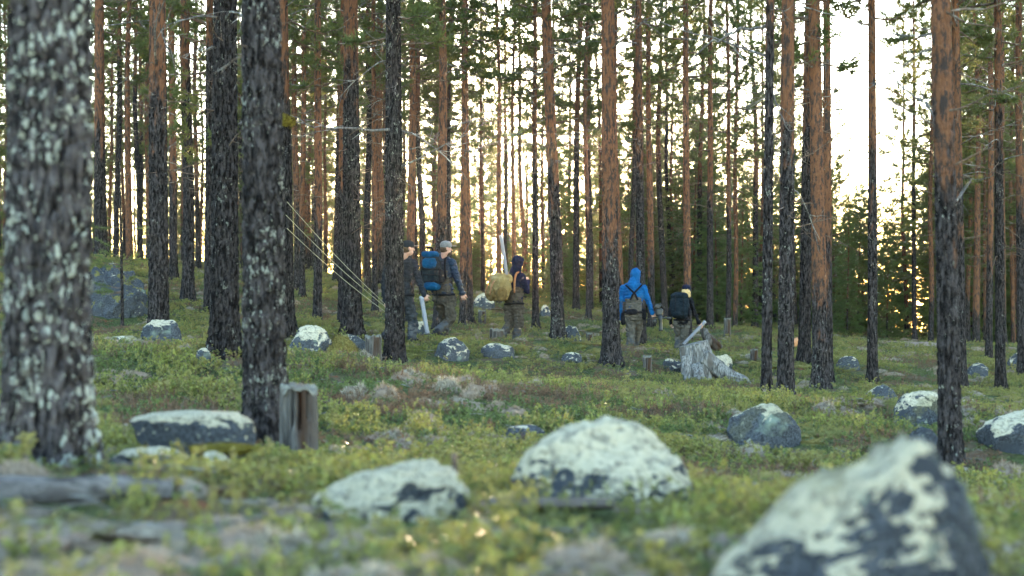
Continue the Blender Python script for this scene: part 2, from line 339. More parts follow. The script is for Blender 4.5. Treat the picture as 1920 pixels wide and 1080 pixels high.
def needles(b, P, Dr, k, ln, wd, rng, mi=0, spread=.55):
    P = np.repeat(np.asarray(P), k, 0); Dr = np.repeat(np.asarray(Dr), k, 0); n = len(P)
    d = unit(Dr*.75+rng.normal(size=(n, 3))*spread); s = unit(np.cross(d, rng.normal(size=(n, 3))))
    L = ln*rng.uniform(.7, 1.2, (n, 1)); V = np.stack([P-s*wd, P+s*wd, P+d*L], 1).reshape(-1, 3)
    a = np.repeat(np.repeat(rng.uniform(0, 1, n//k), k), 3)
    b.add(V, np.arange(n*3).reshape(-1, 3), mi, False, a)
def branch_pts(rng, p, az, el, L, m=5, curl=.35):
    pts = [np.array(p, float)]
    for i in range(m):
        e = el+curl*(i/m)+rng.normal()*.10; az += rng.normal()*.10
        pts.append(pts[-1]+np.array([math.cos(az)*math.cos(e), math.sin(az)*math.cos(e), math.sin(e)])*L/m)
    return np.array(pts)
def pine_crown(seed, H=17.0, base=9.0, R=1.7, nb=46, dead=26, k=8, tw=8.5, deadlow=2.2):
    rng = np.random.default_rng(seed); b = MB(); TP = []; TD = []
    for i in range(nb):
        t = (i+rng.uniform(0, 1))/nb; z0 = base+(H-base)*t*.97
        L = R*((1-t)**.65*.95+.12)*rng.uniform(.6, 1.2)*(.55+.45*min(1, t/.15)); az = i*2.4+rng.normal()*.5
        pts = branch_pts(rng, (0, 0, z0), az, math.radians(-8+55*t+rng.normal()*9), L, 5, .3)
        b.tube(pts, np.linspace(.010+.012*L, .005, 6), 4, 1, cap=False)
        for q in range(max(3, int(L*tw))):
            s = rng.uniform(.3, 1.0)*5; i0 = min(4, int(s)); p = pts[i0]+(pts[i0+1]-pts[i0])*(s-i0); d = unit(pts[i0+1]-pts[i0])
            d2 = unit(d*.7+rng.normal(size=3)*np.array([.6, .6, .3])+np.array([0, 0, .28])); l2 = rng.uniform(.18, .5)*(1.1-.3*s/5)
            b.tube([p, p+d2*l2], [.005, .003], 3, 1, cap=False)
            for f in (.35, .6, .8, 1.0): TP.append(p+d2*l2*f); TD.append(d2)
    needles(b, TP, TD, k, .15, .015, rng)
    for i in range(dead):
        z0 = rng.uniform(deadlow, base+1.0); L = rng.uniform(.3, 1.3)*(.6+.5*z0/base); az = rng.uniform(0, 6.28)
        pts = branch_pts(rng, (0, 0, z0), az, rng.uniform(-.35, .25), L, 5, rng.uniform(-.5, .5)); b.tube(pts, np.linspace(.012, .003, 6), 3, 1, cap=False)
        for q in range(int(L*3)):
            i0 = rng.integers(1, 5); d = unit(pts[i0+1 if i0 < 5 else 5]-pts[i0]) if i0 < 5 else np.array([1, 0, 0]); d2 = unit(d+rng.normal(size=3)*.6)
            b.tube([pts[i0], pts[i0]+d2*rng.uniform(.1, .35)], [.005, .002], 3, 1, cap=False)
    return b.mesh('crown', [NEEDLE, LIMB])
def spruce_crown(seed, H, R, nb, low=.25, k=6):
    rng = np.random.default_rng(seed); b = MB(); TP = []; TD = []
    for i in range(nb):
        t = ((i+rng.uniform(0, 1))/nb)**1.1; z0 = low+(H-low)*t*.98; L = R*((1-t)**.8+.05)*rng.uniform(.65, 1.15)
        pts = branch_pts(rng, (0, 0, z0), i*2.4+rng.normal()*.4, math.radians(-14+50*t*t+rng.normal()*6), L, 4, .22); b.tube(pts, np.linspace(.014, .004, 5), 3, 1, cap=False)
        m = max(4, int(L*15))
        for q in range(m):
            s = rng.uniform(.12, 1)*4; i0 = min(3, int(s)); p = pts[i0]+(pts[i0+1]-pts[i0])*(s-i0); d = unit(pts[i0+1]-pts[i0]); sd = unit(np.cross(d, [0, 0, 1]))*rng.choice([-1, 1])
            d2 = unit(d+sd*rng.uniform(.2, 1.1)+np.array([0, 0, rng.normal()*.25-.1])); l2 = rng.uniform(.1, .35)*(1.15-.15*s)
            for f in (.3, .65, 1.0): TP.append(p+d2*l2*f); TD.append(d2)
    needles(b, TP, TD, k, .11, .017, rng, 0, .5)
    return b.mesh('crown', [SPRUCE, LIMB])
PINE_C = [pine_crown(100+i, base=b_, R=r_, nb=n_) for i, (b_, r_, n_) in enumerate([(7.0, 1.6, 54), (6.0, 1.8, 60), (8.0, 1.6, 50), (5.4, 2.0, 60), (4.8, 1.6, 64), (7.4, 1.9, 52)])]
LOW_C = [pine_crown(140+i, base=b_, R=r_, nb=n_, dead=16) for i, (b_, r_, n_) in enumerate([(3.6, 1.5, 66), (4.4, 1.7, 62), (2.8, 1.4, 74)])]
SPR_C = [spruce_crown(200+i, 7.0, r_, n_) for i, (r_, n_) in enumerate([(1.25, 120), (1.0, 110), (1.45, 130), (1.1, 95)])]
YPINE_C = [pine_crown(260+i, H=7.0, base=.9, R=1.25, nb=60, dead=0, k=8, tw=6) for i in range(3)]
_rows_far = np.concatenate([np.linspace(-.3, 12, 70), np.linspace(12.4, 16.9, 10)])
FAR_T = [trunk_mesh('trunk', .13, 17.0, 18, _rows_far, 300+i, False, .3, .22) for i in range(6)]
THIN_T = [trunk_mesh('trunk', .05, 7.0, 10, np.linspace(-.2, 6.9, 36), 320+i, False, .2, .08) for i in range(3)]
def stick(seed, L, r, curl, m=8, twigs=3):
    rng = np.random.default_rng(seed); b = MB(); pts = branch_pts(rng, (0, 0, 0), 0, .05, L, m, curl); b.tube(pts, np.linspace(r, r*.25, m+1), 6, 0, cap=True)
    for q in range(twigs):
        i0 = rng.integers(2, m-1); d = unit(unit(pts[i0+1]-pts[i0])+rng.normal(size=3)*.6); tp = branch_pts(rng, pts[i0], math.atan2(d[1], d[0]), math.asin(np.clip(d[2], -1, 1)), L*rng.uniform(.2, .4), 3, .3)
        b.tube(tp, np.linspace(r*.45, r*.15, 4), 4, 0)
    return b.mesh('dead_branch', DEADW)
STICKS = [stick(400+i, L, r, c, twigs=t) for i, (L, r, c, t) in enumerate([(.5, .009, -.5, 1), (.9, .011, .6, 3), (1.3, .013, -.7, 4), (.7, .009, .9, 2), (1.7, .016, .35, 5), (.3, .008, .1, 0), (1.1, .010, -.25, 4)])]
_rt = random.Random(5)
def put_dead(t, n, z0, z1, R, rng, ang=None):
    for q in range(n):
        s = obj('dead_branch', rng.choice(STICKS), t); a = rng.uniform(0, 6.283) if ang is None else rng.uniform(*ang); z = rng.uniform(z0, z1)
        s.location = (math.cos(a)*R*.7, math.sin(a)*R*.7, z); s.rotation_euler = (rng.uniform(-.6, .6), rng.uniform(-.5, .35), a)
# near pines: pixel of the foot, pixel of the trunk at the frame's top, distance, diameter, lichen, height where orange bark starts, tone, label, group
PINES = [
 (85,92,5.7,.33,.74,30,1.45,'thick lichen-blotched grey pine trunk rising beside the fallen log'),
 (497,487,9.0,.26,.62,30,1.05,'dark furrowed pine directly behind the rotten brown-streaked stump'),
 (421,423,14.8,.285,.5,30,.70,'blackish pine with curled bare white twig, behind the low lichen mound'),
 (298,292,19.6,.275,.42,3.4,.95,'pine with black lower bark and orange flakes high up, beside big boulder'),
 (741,741,21.5,.285,.55,30,.75,'dark pine with torn bark that hides the man in grey jacket'),
 (661,656,23.5,.31,.5,4.4,.85,'stout pine that the pale cords pass behind, orange bark high up'),
 (1147,1139,23.5,.29,.55,2.1,1.05,'straight orange-barked pine beside the hiker in bright blue hood'),
 (1046,1023,26.5,.235,.5,3.0,1.0,'slightly leaning pine right of the tan rucksack hiker'),
 (1437,1444,17.0,.118,.55,4.2,.9,'slim dark pine close beside a thicker pine behind grey boulder'),
 (1472,1479,18.0,.205,.52,3.4,1.0,'orange-topped pine paired with slim dark pine behind grey boulder'),
 (1538,1527,21.5,.225,.5,1.4,1.05,'rough orange pine with peeling bark, front one of a tight cluster'),
 (1508,1515,25.0,.20,.4,4.0,.85,'dark pine at the back of the tight cluster'),
 (1553,1546,23.0,.16,.35,2.0,1.0,'slender orange pine with bare arching twigs at the tight cluster'),
 (1636,1632,23.5,.165,.5,3.6,1.0,'lone slender pine against the open white sky gap'),
 (1783,1766,11.0,.168,.45,2.4,.95,'pine with patchy orange and black bark behind the foreground boulder'),
 (1803,1793,23.0,.16,.4,3.0,.9,'thin pine half hidden by the patchy orange and black pine'),
 (1876,1871,23.5,.165,.5,4.2,.85,'dark slim pine with pale curved twig near the lichen-topped rock'),
 (190,187,36,.30,.4,3.0,.95,'pine pair trunk standing just behind the big boulder'),
 (352,350,28,.235,.45,4.4,.9,'grey pine with green boughs between black pine and orange-flaked pine'),
 (325,322,33,.19,.35,2.5,1.0,'thinner orange pine next to the grey pine with green boughs'),
 (391,392,27,.17,.45,5,.85,'pine partly hidden behind the blackish pine'),
 (541,532,24,.20,.5,4.0,.9,'reddish pine behind the moss-capped broken snag'),
 (595,592,30,.185,.45,2.6,1.0,'slim orange-brown pine standing behind the white-topped boulder'),
 (640,644,31,.15,.4,3.0,.9,'narrow pine tucked beside the stout pine'),
 (823,822,33,.26,.4,2.6,1.05,'orange pine rising behind the man in grey cap'),
 (868,867,36,.18,.4,1.0,1.1,'left of two close orange pines behind the tan rucksack'),
 (882,878,37,.16,.4,1.4,1.05,'right of two close orange pines behind the tan rucksack'),
 (768,768,34,.20,.4,1.6,1.1,'orange pine glimpsed beside the torn-bark pine'),
 (703,702,36,.15,.4,2.0,1.0,'thin pine between the stout pine and the torn-bark pine'),
 (1203,1198,34,.22,.45,4.5,.9,'grey pine behind the hiker in bright blue hood'),
 (1222,1214,38,.18,.4,1.6,1.0,'orange pine just behind the grey pine near blue hood hiker'),
 (1290,1286,36,.20,.4,1.6,1.0,'orange pine rising behind the blonde hiker in dark cap'),
 (1331,1334,39,.18,.45,3.5,.9,'pine with pale lichened foot near the twin-rooted stump'),
 (1004,1003,37,.17,.4,4.4,.85,'thin dark pine in front of the sun glow'),
 (1365,1362,42,.16,.4,3.4,.9,'thin pine behind the twin-rooted weathered stump'),
 (1854,1852,33,.16,.4,2.4,.95,'thin orange pine beside the dark slim pine with curved twig'),
 (1918,1914,27,.17,.45,3.4,.9,'pine at the far side of the dark slim pine, above lichen-topped rock'),
 (567,566,38,.16,.4,2.0,1.0,'thin orange pine beyond the moss-capped snag'),
]
placed = []
def pine(px, ptop, D, dia, lich, oz, tone, label, group=None, seed=0, low=False):
    x, y, z = at(px, D); t = empty('pine_tree', (x, y, z)); tag(t, label, 'pine tree', group); R = dia/2
    ht = .2025*D - z; t.rotation_euler = (_rt.uniform(-.006, .006), math.atan2((ptop-px)/F*D, ht), 0)
    H = min(20, max(14, 17+_rt.uniform(-1, 1.5))); top = ht+1.2
    dz = .018 if D < 12 else (.026 if D < 27 else .04); n = 110 if D < 7 else (72 if D < 12 else (56 if D < 27 else 36))
    rows = np.concatenate([np.arange(-.3, min(top, H-3), dz), np.linspace(min(top, H-3)+.1, H-.3, 24)])
    tr = obj('trunk', trunk_mesh('trunk', R, H, n, rows, seed+11, True, .24 if D < 12 else .42, .03 if D < 25 else .09), t); tr.color = (lich, oz/20, tone, 1)
    c = obj('crown', (LOW_C if low else PINE_C)[seed % (3 if low else 6)], t); c.scale = (.8, .8, H/17); c.rotation_euler = (0, 0, seed*1.7)
    c.location = (0, 0, 0)
    put_dead(t, 4 if D < 20 else 8, max(1.8, ht*.52), ht+1.5, R, _rt); placed.append((x, y)); return t
PT = [pine(*p, seed=i, low=(i in (18, 20))) for i, p in enumerate(PINES)]
# single branches that the photo shows
def limb(t, start, end, sag=0.0, r=.012, name='dead_branch', kinks=0.03, seed=1, mat=None):
    """a bare branch between two photo points (px, py, D), under tree t"""
    rng = np.random.default_rng(seed); a = pw(*start); b_ = pw(*end); m = 12; s = np.linspace(0, 1, m)[:, None]
    p = a+(b_-a)*s; p[:, 2] += sag*np.sin(s[:, 0]*np.pi); p[1:-1] += rng.normal(size=(m-2, 3))*kinks
    b = MB(); b.tube(p-np.array(t.location), np.linspace(r, r*.35, m), 6)
    for q in (3, 6, 8, 10):
        d = unit(p[q]-p[q-1]+rng.normal(size=3)*.08); e = p[q]+d*.12+rng.normal(size=3)*.12; b.tube(np.array([p[q], (p[q]+e)/2+.02, e])-np.array(t.location), [r*.4, r*.3, r*.12], 4)
    return b.build(name, mat or DEADW, t)
limb(PT[2], (405, 32, 14.7), (300, 58, 14.4), .06, .012, kinks=.012); limb(PT[2], (300, 58, 14.4), (318, 108, 14.3), 0, .007, kinks=.008); limb(PT[2], (402, 90, 14.7), (340, 108, 14.4), .03, .009, kinks=.01, seed=4)
limb(PT[4], (730, 243, 21.4), (556, 229, 20.8), -.03, .024, kinks=.018, seed=7); limb(PT[8], (1440, 42, 17), (1290, 108, 17.6), .05, .024, kinks=.025, seed=9)
for i, (a, b_) in enumerate([((1556, 44), (1625, 12)), ((1556, 95), (1630, 62)), ((1556, 165), (1618, 140)), ((1556, 205), (1600, 178)), ((1560, 262), (1612, 255))]): limb(PT[12], (*a, 23), (*b_, 22.6), .09, .009, kinks=.012, seed=20+i)
for i, (a, b_) in enumerate([((1048, 262), (1100, 262)), ((1050, 300), (1085, 335)), ((1048, 182), (1120, 170)), ((1046, 100), (1110, 128)), ((1030, 120), (990, 108))]): limb(PT[7], (*a, 26.5), (*b_, 26), .08, .011, kinks=.015, seed=30+i)
limb(PT[16], (1876, 165, 23.4), (1862, 235, 23), .05, .009, kinks=.01, seed=41); limb(PT[8], (1440, 160, 17), (1478, 245, 16.7), -.08, .010, kinks=.012, seed=43); limb(PT[6], (1155, 85, 23.5), (1200, 75, 23), .04, .010, kinks=.012, seed=44); limb(PT[6], (1130, 150, 23.5), (1062, 148, 23.2), .02, .010, kinks=.012, seed=45)
# further pines: copies of six trunks and crowns
def where(px, y):
    for lim, txt in ((165, 'behind the thick lichen-blotched trunk'), (300, 'on the rise beyond the big split boulder'), (450, 'beyond the blackish pine'), (640, 'beyond the moss-capped snag'), (760, 'beyond the stout pine and the cords'), (890, 'beyond the two men in caps'), (1010, 'in the sun glow beyond the tan rucksack hiker'), (1130, 'beyond the leaning pine'), (1240, 'beyond the blue hood hiker'), (1420, 'beyond the weathered stump and blonde hiker'), (1570, 'beyond the tight pine cluster'), (1745, 'by the open sky gap')):
        if px < lim: return txt
    return 'beyond the dark slim pine with curved twig'
def far_pine(x, y, dia, kind, k, sc_h=1.0):
    z = gz(x, y); t = empty('pine_tree', (x, y, z)); wh = where(960+x/y*F, y)
    lb = '%s %s pine %s%s' % ('deep-set' if y > 68 else 'middle-distance', ('slender ' if dia < .185 else 'sturdy ')+('orange-barked', 'grey-barked', 'low-boughed')[kind], wh, ''); tag(t, lb, 'pine tree', lb.replace(' pine ', ' pines '))
    t.rotation_euler = (_rt.uniform(-.012, .012), _rt.uniform(-.014, .014), 0); s = dia/.26
    tr = obj('trunk', FAR_T[k % 6], t); tr.scale = (s, s, sc_h); tr.color = (_rt.uniform(.3, .55), (_rt.uniform(.5, 3.0) if kind != 1 else _rt.uniform(5, 8))/20, _rt.uniform(.85, 1.1), 1)
    cr = obj('crown', (LOW_C[k % 3] if kind == 2 else PINE_C[(k*5+1) % 6]), t); cs = _rt.uniform(.75, 1.15); cr.scale = (cs, cs, sc_h); cr.rotation_euler = (0, 0, _rt.uniform(0, 6.28)); placed.append((x, y))
LIST = [(218,42),(243,40),(262,52),(372,50),(557,42),(630,46),(690,44),(716,48),(793,44),(840,52),(905,55),(935,44),(948,60),(965,48),(985,56),(1080,46),(1106,50),(1128,56),(1183,46),(1247,48),(1262,60),(1311,54),(1378,46),(1416,50),(1427,58),(1165,44),(478,45),(455,54),(20,44),(8,58),(205,60),(1490,55),(1700,62),(1715,50),(1745,46),(1830,44),(1845,56),(1900,50),(1075,62),(1020,66),(610,58),(670,62),(755,60),(778,52),(310,46),(280,56)]
kk = 0
for px, D in LIST:
    x = (px-960)/F*D; far_pine(x, D, _rt.uniform(.15, .24), _rt.choice([0, 0, 0, 1, 1, 2]) if px > 620 else _rt.choice([0, 1, 2, 2]), kk, _rt.uniform(.85, 1.1)); kk += 1
def in_gap(x, y): px = 960+x/y*F; m = 1.7/y*F; return 1568-m < px < 1738+m*.6
tries = 0; nfill = 0
while nfill < 190 and tries < 8000:
    tries += 1; y = _rt.uniform(38, 100)**1.0; x = _rt.uniform(-1, 1)*(.40*y+7); px = 960+x/y*F
    if in_gap(x, y) or (850 < px < 1120 and _rt.random() < .6) or any((x-a)**2+(y-b)**2 < 2.3**2 for a, b in placed): continue
    far_pine(x, y, _rt.uniform(.13, .25), _rt.choice([0, 0, 0, 1, 1, 2]) if px > 620 else _rt.choice([0, 1, 2, 2, 2]), kk, _rt.uniform(.8, 1.12)); kk += 1; nfill += 1
for i in range(16):
    px = _rt.uniform(1755, 1950); y = _rt.uniform(44, 80); far_pine((px-960)/F*y, y, _rt.uniform(.12, .2), 2, kk, _rt.uniform(.7, .95)); kk += 1
# pines standing to the sides, just outside the picture
for x, y in [(-7, 9), (-9, 17), (8, 9.5), (10, 19), (-5, 3), (7, 3.5), (-13, 28), (14, 29), (-16, 38), (17, 38)]: far_pine(x, y, .26, 1, kk); kk += 1
# young trees low in the background
def young(px, D, h, kind, k):
    x = (px-960)/F*D; z = gz(x, D); nm = 'young_spruce' if kind == 0 else 'young_pine'; t = empty(nm, (x, D, z))
    lb = '%s %s %s' % ('low bushy' if h < 4.6 else 'tall bushy', 'dark green young spruce' if kind == 0 else 'pale green young pine', where(px, D)); tag(t, lb, 'spruce tree' if kind == 0 else 'pine tree', lb+' (young trees)')
    s = h/7.0; tr = obj('trunk', THIN_T[k % 3], t); tr.scale = (s*1.1, s*1.1, s); tr.color = (.2, .08, .9, 1)
    c = obj('crown', (SPR_C if kind == 0 else YPINE_C)[k % (4 if kind == 0 else 3)], t); ws = _rt.uniform(.9, 1.35); c.scale = (s*ws, s*ws, s); c.rotation_euler = (0, 0, _rt.uniform(0, 6.28))
k = 0
for i in range(46):   # right of centre: a dense belt
    px = _rt.uniform(1545, 1960); D = _rt.uniform(50, 84); young(px, D, _rt.uniform(5.5, 10.5) if not 1570 < px < 1740 else _rt.uniform(5.0, 7.2)*D/66, _rt.choice([0, 0, 1]), k); k += 1
for i in range(44): young(_rt.uniform(1035, 1560), _rt.uniform(50, 88), _rt.uniform(3.5, 7.5), _rt.choice([0, 0, 1]), k); k += 1
for i in range(26): young(_rt.uniform(840, 1080), _rt.uniform(48, 84), _rt.uniform(1.8, 3.4), _rt.choice([0, 1]), k); k += 1
for px, D, h in [(1055, 50, 4.6), (1062, 54, 4.2), (1390, 50, 5), (1240, 56, 5), (1345, 52, 5.5)]: young(px, D, h, 0, k); k += 1
for i in range(44): young(_rt.uniform(-40, 900), _rt.uniform(50, 92), _rt.uniform(2.4, 5.2), _rt.choice([0, 1]), k); k += 1

# the wood beyond, too far and crowded to count
def scatter(name, sources, P, rot, scl, idx, label, cat):
    c = bpy.data.collections.new(name+'_source')
    for i, (me, colr) in enumerate(sources):
        o = bpy.data.objects.new('%s_source_%02d' % (name, i), me); o.color = colr; c.objects.link(o)
    me = bpy.data.meshes.new(name); me.vertices.add(len(P)); me.vertices.foreach_set('co', np.asarray(P, np.float32).ravel())
    for nm, ty, key, dat in (('rot', 'FLOAT_VECTOR', 'vector', rot), ('scl', 'FLOAT_VECTOR', 'vector', scl), ('idx', 'INT', 'value', idx)):
        a = me.attributes.new(nm, ty, 'POINT'); a.data.foreach_set(key, np.asarray(dat, np.int32 if ty == 'INT' else np.float32).ravel())
    o = obj(name, me); o['kind'] = 'stuff'; o['label'] = label; o['category'] = cat
    g = bpy.data.node_groups.new(name, 'GeometryNodeTree'); g.interface.new_socket('Geometry', in_out='INPUT', socket_type='NodeSocketGeometry'); g.interface.new_socket('Geometry', in_out='OUTPUT', socket_type='NodeSocketGeometry')
    N = g.nodes.new; gi = N('NodeGroupInput'); go = N('NodeGroupOutput'); ip = N('GeometryNodeInstanceOnPoints'); ci = N('GeometryNodeCollectionInfo')
    ci.inputs['Collection'].default_value = c; ci.inputs['Separate Children'].default_value = True; ci.inputs['Reset Children'].default_value = True; ip.inputs['Pick Instance'].default_value = True
    def na(nm, ty): n = N('GeometryNodeInputNamedAttribute'); n.data_type = ty; n.inputs[0].default_value = nm; return [s for s in n.outputs if s.enabled and s.name == 'Attribute'][0]
    er = N('FunctionNodeEulerToRotation'); L = g.links.new
    L(gi.outputs[0], ip.inputs['Points']); L(ci.outputs[0], ip.inputs['Instance']); L(na('idx', 'INT'), ip.inputs['Instance Index']); L(na('rot', 'FLOAT_VECTOR'), er.inputs[0]); L(er.outputs[0], ip.inputs['Rotation']); L(na('scl', 'FLOAT_VECTOR'), ip.inputs['Scale']); L(ip.outputs[0], go.inputs[0])
    o.modifiers.new('scatter', 'NODES').node_group = g; return o
def far_wood():
    rng = np.random.default_rng(77); P = []
    while len(P) < 820:
        y = rng.uniform(102, 190); x = rng.uniform(-.46, .46)*y; px = 960+x/y*F
        if (1560 < px < 1745 and rng.random() < .9) or (870 < px < 1090 and rng.random() < .5) or (px < 870 and rng.random() < .35): continue
        P.append((x, y, gz(x, y)-.2))
    n = len(P); P = np.array(P); r = np.zeros((n, 3)); r[:, 2] = rng.uniform(0, 6.28, n); s = np.column_stack([np.repeat(rng.uniform(.5, .95, (n, 1)), 2, 1), rng.uniform(.85, 1.2, n)])
    src = []
    for i in range(6):
        bm = bmesh.new(); bm.from_mesh(FAR_T[i]); nt_ = len(bm.faces); bm.from_mesh(PINE_C[i]); bm.faces.ensure_lookup_table()
        for f in bm.faces[:nt_]: f.material_index = 2
        me = bpy.data.meshes.new('far_pine'); bm.to_mesh(me); bm.free()
        for m in (NEEDLE, LIMB, BARK): me.materials.append(m)
        src.append((me, (.4, .12, 1, 1)))
    scatter('far_forest', src, P, r, s, rng.integers(0, 6, n), 'mass of distant pines closing off the forest', 'forest')
far_wood()
# ---------------------------------------------------------------- rocks
_ico = {}; CLEAR = []; BASE = {7: 838, 8: 850, 9: 796, 10: 752, 11: 846, 12: 682, 15: 676, 16: 671, 20: 826, 21: 680, 25: 694, 26: 708, 27: 694, 28: 696, 29: 694, 30: 676, 31: 650, 19: 648, 22: 645}   # pixel rows where the rocks meet the ground
def ico(sub):
    if sub not in _ico:
        bm = bmesh.new(); bmesh.ops.create_icosphere(bm, subdivisions=sub, radius=1); _ico[sub] = (np.array([v.co[:] for v in bm.verts]), np.array([[v.index for v in f.verts] for f in bm.faces])); bm.free()
    return _ico[sub]
def rock(px0, px1, py_top, D, lich, moss, label, seed, peak=0.0, flat=.0, depth=.8, py_bot=None, cuts=7, name='boulder', group=None, sub=5, rough=.10, k=None, bury=.3, sharp=0.0, slope=0.0, xp=.3):
    D = D_for((px0+px1)/2, BASE[seed], D) if seed in BASE else D
    hw = (px1-px0)/2/F*D; y = D+hw*depth*.6; hw *= y/D; y = D+hw*depth*.6; x = ((px0+px1)/2-960)/F*y; zt = (540-py_top)/F*y; zb = gz(x, y) if py_bot is None else (540-py_bot)/F*y
    h = max(.05, zt-zb); V, T = ico(sub); V = V.copy(); rng = np.random.default_rng(seed); V = V*1.0
    for c in range(cuts):
        n = unit(rng.normal(size=3)*np.array([1, 1, .7])); d = rng.uniform(.70, .9); s = V @ n; V = V - np.maximum(s-d, 0)[:, None]*n*.96
    V += unit(V)*(fbm(V*1.3+seed*3.1, 4, seed)[:, None]*.22 + fbm(V*5+seed, 3, seed+2)[:, None]*rough*.5 + np.abs(fbm(V*14+seed, 3, seed+5))[:, None]*rough*.35)
    V -= unit(V)*(np.exp(-(fbm(V*1.9+seed*1.7, 3, seed+9)/.035)**2)*.035)[:, None]
    V[:, 0] /= max(abs(V[:, 0].min()), V[:, 0].max()); V[:, 1] /= np.abs(V[:, 1]).max()
    up = V[:, 2] > 0; V[:, 2] /= V[:, 2].max()
    if flat: V[:, 2] = np.where(up, np.sign(V[:, 2])*np.abs(V[:, 2])**(1-flat), V[:, 2])
    V[:, 0] += peak*np.clip(V[:, 2], 0, 1)**1.3*(1-np.abs(V[:, 0])*.6)
    V[:, :2] *= (1-sharp*np.clip(V[:, 2], 0, 1)**1.2)[:, None]
    V[:, 2] = np.where(V[:, 2] > 0, V[:, 2]*(1-slope*np.clip(xp-V[:, 0], 0, 1.6)/1.3), V[:, 2]); V[:, 2] /= V[:, 2].max()
    lo = bury*h if py_bot is None else 0
    hh = h+lo; V = V*np.array([hw, hw*depth, hh/(2 if py_bot is not None else 1.35)])
    V[:, 2] += (zt-zb)-V[:, 2].max()
    b = MB(); b.add(V, T); o = b.build(name, ROCK, None, (x, y, zb)); o.color = (lich, moss, (k or np.clip(1.0/hw, .6, 4))/10, 1); tag(o, label, 'rock', group); CLEAR.append((x, y, hw)); return o
rock(1305,1862,812,3.0,.62,.3,'large blue-grey foreground boulder with pale lichen cap',1,peak=.14,cuts=9,depth=.75,k=2.3,sub=6,sharp=.16,slope=.66,xp=.38,rough=.14)
rock(950,1325,783,5.2,.84,.0,'domed boulder almost covered in white lichen behind the short board',2,peak=-.02,cuts=5,depth=.8,k=2.6,sub=6,sharp=.2,rough=.12)
rock(580,882,862,4.6,.92,.1,'low wedge-shaped boulder with pale green-white lichen',3,peak=.2,flat=.25,cuts=8,k=7,sub=6,slope=.35,xp=.5,rough=.15)
rock(203,365,838,6.15,.45,.0,'greenish grey stone carrying the flat slab',5,flat=.3,depth=.7,k=5)
rock(348,452,846,6.05,.9,.0,'white lichen stone propping the flat slab beside moss strip',6,depth=.8,k=6)
rock(234,478,770,6.6,.72,.0,'flat lichen-spotted slab resting on two stones',4,flat=.68,depth=.5,py_bot=880,k=7,cuts=3,peak=-.05,rough=.15)
rock(1352,1502,756,13.6,.38,.25,'dark grey boulder with white crown in front of the paired pines',7,depth=.7,peak=.1,flat=.15)
rock(1838,2010,766,12.8,.62,.2,'boulder with rippled pale lichen top and dark underside',8,flat=.3,depth=.7)
rock(1676,1775,732,15.6,.62,.35,'pale lichened ledge rock beside the patchy orange and black pine',9,flat=.3,depth=.7)
rock(1622,1682,720,17.5,.40,.5,'small bluish rock under brown moss by the lone slender pine',10)
rock(1704,1762,800,11.3,.25,.0,'small black rock just behind the foreground boulder',11)
rock(536,632,609,20.5,.68,.0,'rounded boulder with white lichen top by the dark furrowed pine',12,depth=.8,peak=.0)
rock(618,694,626,22.2,.45,.9,'brown mossy rock at the foot of the stout pine',13,flat=.3)
rock(810,882,632,22.4,.55,.0,'round speckled boulder in front of the man in grey cap',15,cuts=4)
rock(898,968,643,24.3,.40,.2,'low dark rock at the feet of the tan rucksack hiker',16,flat=.2)
rock(772,806,602,25.6,.72,.0,'pale rock glimpsed behind the striding men',17)
rock(150,284,489,26.0,.22,.9,'big split grey boulder behind the thin sapling',18,peak=-.25,cuts=16,depth=.8,sub=6,rough=.3,k=3)
rock(262,342,599,22.6,.48,.1,'grey rock at the foot of the orange-flaked pine',19,flat=.3)
rock(945,1022,796,11.2,.45,.4,'flat grey rock almost sunk in the shrubs',20,flat=.4)
rock(1052,1092,660,22.6,.45,.1,'small grey rock between the leaning pine and straight orange pine',21)
rock(1052,1094,610,30,.62,.1,'slanting pale rock behind the leaning pine',22,peak=-.2)
rock(1010,1034,571,41,.7,.0,'small white rock far behind the tan rucksack hiker',23)
rock(888,930,549,42,.6,.0,'pale far rock behind the tan rucksack',24,flat=.3)
rock(1568,1614,667,26.5,.40,.3,'dark pointed rock beside the tight pine cluster',25)
rock(1812,1860,680,26,.42,.4,'bluish rock with mossy top near the dark slim pine',26)
rock(1888,1932,659,27,.45,.3,'grey rock with moss edge below the far pines',27)
rock(1326,1374,664,26.5,.8,.0,'pale flat rock behind the twin-rooted stump',28,flat=.3)
rock(1238,1284,672,25.2,.5,.0,'small lichened rock beside the twin-rooted stump',29)
rock(366,398,652,15.6,.7,.0,'small pale rock against the blackish pine',30)
rock(196,282,629,20.5,.55,.6,'long low lichen-covered stone near the sapling',31,flat=.45)
rock(0,30,520,30,.5,.1,'grey rock on the rise behind the thick lichen-blotched trunk',32)
# moss strip under the slab and a mossy hummock
MOSS = m_leaf('yellow_moss', (.05, .03, .008), (.17, .14, .018), .15, .9)
HUMM = m_leaf('brown_moss', (.075, .06, .018), (.22, .17, .05), .1, .95)
def fuzzy(name, c, half, seed, mat, label, cat, n=2600, ln=.02):
    rng = np.random.default_rng(seed); V, T = ico(4); D_ = V*(1+.22*fbm(V*2+seed, 3, seed)[:, None]); b = MB(); P = D_*np.array(half)
    b.add(P, T, 0, True, fbm(V*4, 3, seed)*.5+.5); i = rng.integers(0, len(V), n); nn = unit(V[i]/np.array(half))
    needles(b, P[i], nn, 2, ln, ln*.13, rng, 0, .5); o = b.build(name, mat, None, c); tag(o, label, cat); return o
c = pw(418, 842, 6.25); fuzzy('moss_strip', c, (.155, .06, .022), 61, MOSS, 'yellow-brown moss strip squeezed under the flat slab', 'moss', 1500, .012)
